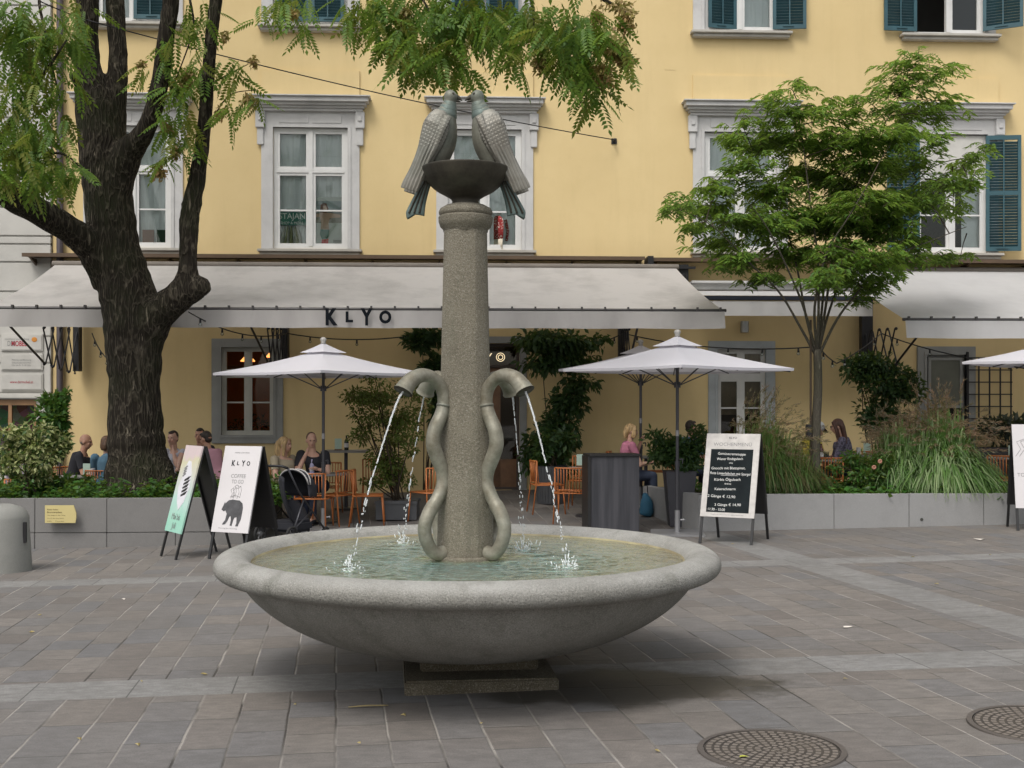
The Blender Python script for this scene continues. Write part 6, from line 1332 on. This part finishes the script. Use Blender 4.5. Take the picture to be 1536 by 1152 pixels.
# ================================================================ STRING LIGHTS, CABLE
def cable(nm, label, ends, sag, r, bulbs=0, cat='cable', mat=None):
    m = MB(); bs = []; bm_ = MB()
    for a, b in zip(ends[:-1], ends[1:]):
        a, b = Vector(a), Vector(b); L = (b - a).length; K = max(6, int(L / .2)); pts = [a.lerp(b, i / K) - Vector((0, 0, sag * L * 4 * (i / K) * (1 - i / K))) for i in range(K + 1)]; m.tube(pts, r, 6)
        if bulbs:
            nb = max(2, int(L / .62))
            for i in range(nb):
                t = (i + .5) / nb; p = a.lerp(b, t) - Vector((0, 0, sag * L * 4 * t * (1 - t))); bs.append(p)
    o = m.build(nm, mat or M_BLACK, smooth=True); tag(o, label, cat, 'cables over the terrace')
    for p in bs:
        k = MB(); k.tube([p, p - Vector((0, 0, .06))], [.012, .018], 8); h_ = k.build('socket', M_BLACK, o, smooth=True)
        k = MB(); k.ball(p - Vector((0, 0, .085)), .026, n=10); k.build('bulb', M_GLS, h_, smooth=True)
    return o
cable('overhead_cable', 'thin cable from the upper left across to its wall anchor', [P(60, 2, 15.6), P(130, 30, 16.4), (ua_ * math.cos(FTH), 21 + ua_ * math.sin(FTH) - .12, za_)], .012, .009)
cable('string_lights', 'string of bulbs hanging from the old tree to the middle awning arm', [P(283, 468, 16.7), P(430, 500, 20.3), P(640, 500, 20.4)], .045, .010, 1, 'string lights')
cable('string_lights', 'string of bulbs along the wall between the dark climber and the young tree', [P(880, 520, 20.4), P(935, 500, 20.5), P(1226, 520, 17.2)], .03, .010, 1, 'string lights')
cable('string_lights', 'string of bulbs from the young tree trunk to the right awning arm', [P(1228, 520, 17.2), P(1255, 545, 18.4), P(1322, 500, 19.9), P(1420, 530, 19.), P(1600, 560, 18.0)], .02, .010, 1, 'string lights')
cable('string_lights', 'short string of bulbs left of the old tree trunk', [P(138, 500, 20.3), P(176, 540, 17.6)], .05, .010, 1, 'string lights')
# fallen leaves and scraps on the paving
M_FL = leafmat('fallen_leaf', (.24, .15, .05), (.40, .36, .15), .1); M_SCR = M('paper_scrap', (.6, .55, .5), .8, bump=0)
def litter(nm, px_, py, mat, lab, s_=.05, cat='fallen leaf', grp='scraps and leaves on the paving'):
    k = 2800 / (py - 630 + .018 * (px_ - 768)); x = fx(px_, k); m = MB(); a = rnd.uniform(0, 6); g_ = [(math.cos(a + t) * s_ * (1 if i % 2 else .55), math.sin(a + t) * s_ * (1 if i % 2 else .4), .004 + rnd.uniform(0, .012)) for i, t in enumerate(np.linspace(0, 6.28, 7)[:-1])]
    m.add(g_ + [(0, 0, .016)], [(i, (i + 1) % 6, 6) for i in range(6)]); o = m.build(nm, mat, loc=(x, k, G(x, k) + .001), fix=False); tag(o, lab, cat, grp)
for i in range(26):
    px_, py = rnd.uniform(0, 1536), rnd.uniform(815, 1140)
    if 300 < px_ < 1090 and py < 990: continue
    s_l = rnd.choice([.012, .016, .02, .028]); side_ = 'left of' if px_ < 590 else ('in front of' if px_ < 840 else 'right of'); row_ = 'near the planters' if py < 880 else ('in the middle of the square' if py < 1010 else 'in the foreground')
    litter('fallen_leaf', px_, py, M_FL, ('tiny' if s_l < .018 else 'small') + ' dry leaf on the paving ' + side_ + ' the fountain, ' + row_, s_l)
litter('paper_scrap', 1270, 942, M_SCR, 'crumpled pinkish paper scrap on the paving right of the basin', .045, 'litter'); litter('fallen_leaf', 1115, 1138, leafmat('yellow_leaf', (.45, .48, .06), (.5, .5, .1), .1), 'yellow leaf lying on the nearer manhole cover', .028)
litter('paper_scrap', 185, 900, M_SCR, 'small pale scrap on the paving left of the basin', .03, 'litter'); litter('paper_scrap', 1470, 810, M_SCR, 'flat pale scrap near the right planter wall', .09, 'litter')
k = 2800 / (1062 - 630 - .018 * 208); o = MB(); o.tube([(-.12, -.01, .006), (-.02, .0, .012), (.08, .02, .008), (.1, .03, .006)], [.003, .005, .004, .002], 6); o = o.build('twig', M('dry_twig', (.25, .2, .1), .9, bump=0), loc=(fx(555, k), k, G(fx(555, k), k) + .002)); tag(o, 'thin dry twig on the paving left of the fountain plinth', 'twig')
# ================================================================ PEOPLE
def skinmat(name, c): n = NB(name); n.set(color=n.mix(n.ramp(n.noise(14, detail=3), [(.4, 0), (.7, .35)]), c, (c[0] * 1.05, c[1] * .78, c[2] * .72)), rough=.55, sss=.08); return n.m
SK = skinmat('skin', (.46, .26, .18)); SK2 = skinmat('fair_skin', (.52, .32, .24)); M_EYE = M('eye', (.03, .025, .02), .3, bump=0); M_LIP = M('lips', (.30, .10, .09), .5, bump=0)
def cap(m, pts, rad, n=12):                               # rounded limb segment chain
    m.tube(pts, rad, n)
    for p, r in zip(pts, rad): m.ball(p, r if not hasattr(r, '__len__') else min(r), n=n)
def person(label, X, Y, seat, face, shirt, trousers, skin, hair, hairm, lean=.10, turn=0., nod=0., arms=((None, None), (None, None)), sleeve='short', build_=1.0, dz=0., glasses=False, capm=None):
    """seated figure: origin on the ground under the hips, local +y is where the chest faces"""
    zg = G(X, Y) + dz; e = empty('person', (X, Y, zg), face, label, 'person'); b = build_; Hp = seat + .09
    hip = Vector((0, 0, Hp)); wst = Vector((0, .02 + lean * .4, Hp + .20)); ch = Vector((0, lean * .95, Hp + .40)); nk = Vector((0, lean * 1.15, Hp + .53)); hc = nk + Vector((0, .025 + nod * .05, .165)); sh = [Vector((s * .175 * b, lean * 1.0, Hp + .475)) for s in (-1, 1)]
    A = []
    for i, s in enumerate((-1, 1)):
        el, wr = arms[i]
        el = Vector(el) + Vector((0, 0, Hp)) if el else sh[i] + Vector((s * .06, .10, -.25)); wr = Vector(wr) + Vector((0, 0, Hp)) if wr else el + Vector((-s * .06, .23, .01)); A.append((sh[i], el, wr))
    kn = [Vector((s * .11, .44, Hp + .0)) for s in (-1, 1)]; an = [Vector((s * .11, .44 + .03 * s, .09)) for s in (-1, 1)]
    Rh = Matrix.Rotation(turn, 3, 'Z') @ Matrix.Rotation(nod * -.5, 3, 'X')
    def H(x, y, z): return hc + Rh @ Vector((x, y, z))
    # body: one continuous surface
    m = MB(); m.tube([hip, wst, ch, sh[0].lerp(sh[1], .5) + Vector((0, 0, .01)), nk - Vector((0, 0, .02))], [(.11 * b, .165 * b), (.095 * b, .14 * b), (.105 * b, .165 * b), (.07 * b, .15 * b), (.052, .055)], 18)
    cap(m, [nk - Vector((0, 0, .06)), nk, hc + Vector((0, -.01, -.05))], [.058, .054, .056])
    m.ball(hc + Vector((0, -.008, .025)), (.074, .094, .095), n=18, rot=Rh); m.ball(H(0, .022, -.04), (.060, .068, .075), n=14, rot=Rh); m.ball(H(0, .052, -.085), (.030, .026, .022), n=10, rot=Rh)
    m.tube([H(0, .078, .022), H(0, .094, -.004), H(0, .106, -.028), H(0, .082, -.040)], [.009, .011, .014, .010], 10); m.ball(H(0, .083, -.055), (.022, .010, .012), n=10, rot=Rh); m.ball(H(0, .078, .028), (.052, .014, .012), n=10, rot=Rh)
    for s in (-1, 1): m.ball(H(s * .075, -.008, -.01), (.012, .020, .032), n=10, rot=Rh); m.ball(H(s * .036, .070, -.022), (.020, .014, .018), n=8, rot=Rh)
    for (a, el, wr) in A: cap(m, [a, a.lerp(el, .5), el, el.lerp(wr, .35), wr], [.054 * b, .047 * b, .039 * b, .038 * b, .026])
    for k_, a in zip(kn, an):
        s = 1 if k_.x > 0 else -1; cap(m, [Vector((s * .09, .0, Hp - .0)), k_.lerp(hip, .4), k_], [.088 * b, .080 * b, .058 * b]); cap(m, [k_, k_.lerp(a, .4), a], [.056, .052, .036]); cap(m, [a + Vector((0, -.02, -.02)), a + Vector((0, .14, -.05))], [.036, .030])
    for (a, el, wr) in A:                                  # palms
        d = (wr - el).normalized(); m.ball(wr + d * .045, (.030, .030, .030), n=10); m.ball(wr + d * .075, (.032, .030, .030), n=10)
    body = m.build('body', skin, e); bake(body, [('REMESH', dict(mode='VOXEL', voxel_size=.0085)), ('SMOOTH', dict(iterations=3))])
    # fingers rooted in the palms
    f = MB()
    for i, (a, el, wr) in enumerate(A):
        d = (wr - el).normalized(); side = d.cross(Vector((0, 0, 1))); side = side.normalized() if side.length > .2 else Vector((1, 0, 0)); up_ = side.cross(d).normalized(); s = -1 if i else 1
        for q in range(4):
            o_ = wr + d * .085 + side * (.024 - .016 * q); L = (.066, .074, .070, .056)[q]; cv = -up_
            f.tube([o_, o_ + d * L * .45 + cv * .004, o_ + d * L * .75 + cv * .016, o_ + d * L * .9 + cv * .032], [.0092, .0085, .0078, .006], 8)
        o_ = wr + d * .045 - side * s * .024; f.tube([o_, o_ + d * .025 - side * s * .022, o_ + d * .05 - side * s * .024], [.011, .0095, .0075], 8)
    fb = f.build('fingers', skin, body, smooth=True)
    m = MB(); [m.ball(H(s * .030, .084, .010), (.011, .007, .007), n=8) for s in (-1, 1)]; m.build('eyes', M_EYE, body); m = MB(); m.ball(H(0, .092, -.055), (.020, .004, .006), n=8, rot=Rh); m.build('mouth', M_LIP, body)
    # clothes
    m = MB(); g = .014
    m.tube([hip - Vector((0, 0, .07)), hip + Vector((0, 0, .04)), wst, ch, sh[0].lerp(sh[1], .5) + Vector((0, 0, .015)), nk - Vector((0, 0, .035))], [(.13 * b, .185 * b), (.125 * b, .175 * b), (.11 * b, .155 * b), (.118 * b, .178 * b), (.085 * b, .155 * b), (.066, .07)], 20)
    for (a, el, wr) in A:
        e2 = a.lerp(el, .62) if sleeve == 'short' else None
        if sleeve == 'short': cap(m, [a, a.lerp(el, .3)], [.068 * b, .062 * b]); m.tube([a.lerp(el, .3), e2], [.062 * b, .060 * b], 14)
        elif sleeve == 'long': cap(m, [a, a.lerp(el, .5), el, el.lerp(wr, .5)], [.068 * b, .060 * b, .052 * b, .046 * b]); m.tube([el.lerp(wr, .5), el.lerp(wr, .9)], [.046, .038], 14)
        else: cap(m, [a], [.062 * b])
    sh_ = m.build('shirt', shirt, e); bake(sh_, [('REMESH', dict(mode='VOXEL', voxel_size=.011)), ('SMOOTH', dict(iterations=3))])
    m = MB()
    m.ball(hip + Vector((0, -.01, -.01)), (.17 * b, .12 * b, .11), n=14)
    for k_, a in zip(kn, an): s = 1 if k_.x > 0 else -1; cap(m, [Vector((s * .09, .0, Hp - .005)), k_.lerp(hip, .4), k_], [.100 * b, .092 * b, .070 * b]); cap(m, [k_, k_.lerp(a, .5)], [.068, .062]); m.tube([k_.lerp(a, .5), a + Vector((0, 0, .03))], [.062, .055], 12)
    tr_ = m.build('trousers', trousers, e); bake(tr_, [('REMESH', dict(mode='VOXEL', voxel_size=.014)), ('SMOOTH', dict(iterations=3))])
    for a in an: m = MB(); cap(m, [a + Vector((0, -.03, -.045)), a + Vector((0, .09, -.055)), a + Vector((0, .17, -.062))], [.042, .040, .028]); m.build('shoe', M_PRAM, e, smooth=True)
    # hair
    m = MB()
    if hair == 'bald': 
        for s in (-1, 1): m.ball(H(s * .060, -.038, -.025), (.018, .038, .024), n=10, rot=Rh)
    if hair in ('crop', 'thin'):
        m.ball(H(0, -.022 if hair == 'crop' else -.032, .036), (.078, .088 if hair == 'crop' else .080, .092), n=18, rot=Rh); m.ball(H(0, -.05, -.02), (.066, .05, .055), n=14, rot=Rh)
        if hair == 'crop': m.ball(H(0, .045, .088), (.048, .04, .026), n=12, rot=Rh)
    if hair in ('bob', 'long', 'straight'):
        m.ball(H(0, -.018, .036), (.088, .096, .092), n=18, rot=Rh); dn = {'bob': -.10, 'straight': -.17, 'long': -.30}[hair]
        for s in (-1, 1):
            m.tube([H(s * .050, .050, .085), H(s * .078, .030, .02), H(s * .082, .020, -.05), H(s * (.074 if hair != 'long' else .088), .01, dn)], [(.022, .030), (.022, .040), (.024, .045), (.020, .040)], 12)
        m.tube([H(0, -.05, .04), H(0, -.075, -.03), H(0, -.078, dn * .65), H(0, -.070, dn)], [(.06, .085), (.048, .092), (.042, .090), (.03, .078 if hair != 'long' else .10)], 16)
    if m.v:
        hr = m.build('hair', hairm, e); bake(hr, [('REMESH', dict(mode='VOXEL', voxel_size=.008)), ('SMOOTH', dict(iterations=2))])
    if capm:
        m = MB(); m.ball(H(0, -.008, .052), (.088, .102, .082), n=20, rot=Rh); cpo = m.build('cap', capm, e, smooth=True)
        m = MB(); m.tube([H(0, .06, .055), H(0, .12, .045), H(0, .165, .030)], [(.006, .07), (.006, .066), (.004, .045)], 16); m.build('peak', M_PRAM, cpo, smooth=True)
    if glasses:
        m = MB()
        for s in (-1, 1): m.tube([H(s * .032 + .024 * math.cos(t), .100, .010 + .019 * math.sin(t)) for t in np.linspace(0, 2 * math.pi, 14, endpoint=False)], .0028, 5, closed=True); m.tube([H(s * .056, .098, .014), H(s * .078, .0, .010)], .0025, 5)
        m.tube([H(-.01, .103, .012), H(.01, .103, .012)], .0025, 5); m.build('glasses', M_BLACK, e)
    return e
def hairmat(name, c): n = NB(name); n.set(color=n.mix(n.ramp(n.noise(1, n.scale(n.obj(), (60, 60, 6)), detail=3), [(.35, 0), (.65, 1)]), tuple(q * .6 for q in c), tuple(min(1, q * 1.4) for q in c)), rough=.6); n.bump(n.noise(1, n.scale(n.obj(), (120, 120, 10))), .5, .004); return n.m
H_BR = hairmat('brown_hair', (.09, .045, .022)); H_DK = hairmat('dark_hair', (.028, .018, .013)); H_BL = hairmat('blond_hair', (.40, .27, .13)); H_RB = hairmat('red_brown_hair', (.07, .028, .018)); H_GY = hairmat('greying_hair', (.10, .075, .06))
C_DK = M('dark_tshirt', (.018, .018, .024), .9); C_BLUE = M('denim_blue_cloth', (.075, .15, .215), .9); C_PINK = M('pink_shirt_cloth', (.42, .22, .27), .9); C_LIL = M('lilac_cloth', (.36, .30, .38), .9); C_WH = M('pale_cloth_top', (.42, .42, .47), .9); C_ROSE = M('rose_top', (.40, .15, .22), .9)
C_JEAN = M('dark_jeans', (.03, .04, .07), .9); C_OLV = M('beige_cloth_top', (.33, .28, .20), .9); C_PAT = M('patterned_blouse', (.10, .09, .13), .9, var=.9, vs=38); C_YEL = M('yellow_top', (.42, .34, .05), .9)
S_ = .46
person('bald man in a dark polo shirt leaning over his table at the left', fx(106, 18.3), 18.3, S_, R(-80), C_DK, C_JEAN, SK, 'bald', H_GY, lean=.16, turn=R(-8), nod=.4, arms=(((-.24, .24, .16), (-.10, .44, .26)), ((.24, .24, .16), (.10, .44, .26))), dz=-.01)
person('woman in a blue top with brown bob, seen from behind, left of the old trunk', fx(154, 17.75), 17.8, S_, R(-4), C_BLUE, C_JEAN, SK2, 'bob', H_BR, lean=.10, turn=R(-25), sleeve='long', build_=1.05, dz=.0)
person('woman in a pale top holding her hand to her face, right of the old trunk', fx(268, 18.4), 18.5, S_, R(150), C_WH, C_JEAN, SK2, 'crop', H_DK, lean=.12, turn=R(15), arms=(((-.22, .28, .20), (-.05, .20, .52)), ((.22, .20, .20), (.06, .40, .24))), sleeve='none', dz=.0)
person('dark haired person hidden behind the mint board except the top of the head', fx(300, 19.0), 19.1, S_, R(180), C_DK, C_JEAN, SK, 'crop', H_DK, lean=.08, dz=-.02)
person('man in a pink shirt seen from behind between the two left boards', fx(326, 18.0), 18.0, S_, R(62), C_PINK, C_JEAN, SK, 'crop', H_DK, lean=.16, nod=.5, sleeve='long', build_=1.08, dz=.02)
person('blonde woman in a beige top sitting behind the pushchair', fx(421, 17.7), 17.7, S_, R(-128), C_OLV, C_JEAN, SK2, 'straight', H_BL, lean=.06, turn=R(22), dz=-.05)
person('man in a dark T-shirt resting his chin on his hand at the couple\'s table', fx(476, 17.9), 17.9, S_, R(166), C_DK, C_JEAN, SK2, 'thin', H_BR, lean=.16, turn=R(32), nod=.3, arms=(((-.27, .22, .22), (-.16, .30, .26)), ((.20, .34, .17), (.085, .215, .50))), build_=1.12, dz=-.01)
person('woman in a rose top with a blond bob drinking, behind the dark stand', fx(936, 18.3), 18.3, S_, R(-80), C_ROSE, C_JEAN, SK2, 'bob', H_BL, lean=.08, turn=R(-4), arms=(((-.22, .22, .22), (-.12, .30, .50)), ((.22, .20, .18), (.05, .40, .20))), sleeve='short', dz=.0)
person('man in yellow top and pale peaked cap bent forward, left of the young trunk', fx(1196, 18.4), 18.4, S_, R(-72), C_YEL, C_JEAN, SK, 'crop', H_GY, lean=.26, nod=1.0, arms=(((-.24, .34, .14), (-.08, .62, .24)), ((.24, .34, .14), (.10, .60, .24))), capm=M('pale_cap', (.5, .5, .5), .9), dz=-.03)
person('long haired woman with glasses and dark patterned blouse, right of the young trunk', fx(1276, 18.4), 18.4, S_, R(78), C_PAT, C_JEAN, SK2, 'long', H_RB, lean=.14, nod=.4, arms=(((-.22, .26, .14), (-.08, .46, .24)), ((.22, .26, .14), (.10, .44, .26))), sleeve='long', glasses=True, dz=.0)
person('person in a lilac shirt cut off by the left edge behind the shrub', fx(-6, 16.2) , 18.0 * .95, S_, R(10), C_LIL, C_JEAN, SK2, 'crop', H_BR, lean=.05, sleeve='long', dz=-.05)
chair(fx(-6, 16.2), 17.15, R(190), 'orange slatted chair at the left edge behind the shrub')
person('dark haired person half hidden behind the glossy potted shrub', fx(1027, 19.0), 18.9, S_, R(-60), C_BLUE, C_JEAN, SK, 'crop', H_DK, lean=.08, arms=(((-.22, .26, .16), (-.08, .46, .24)), ((.22, .26, .16), (.10, .44, .26))), dz=-.02)
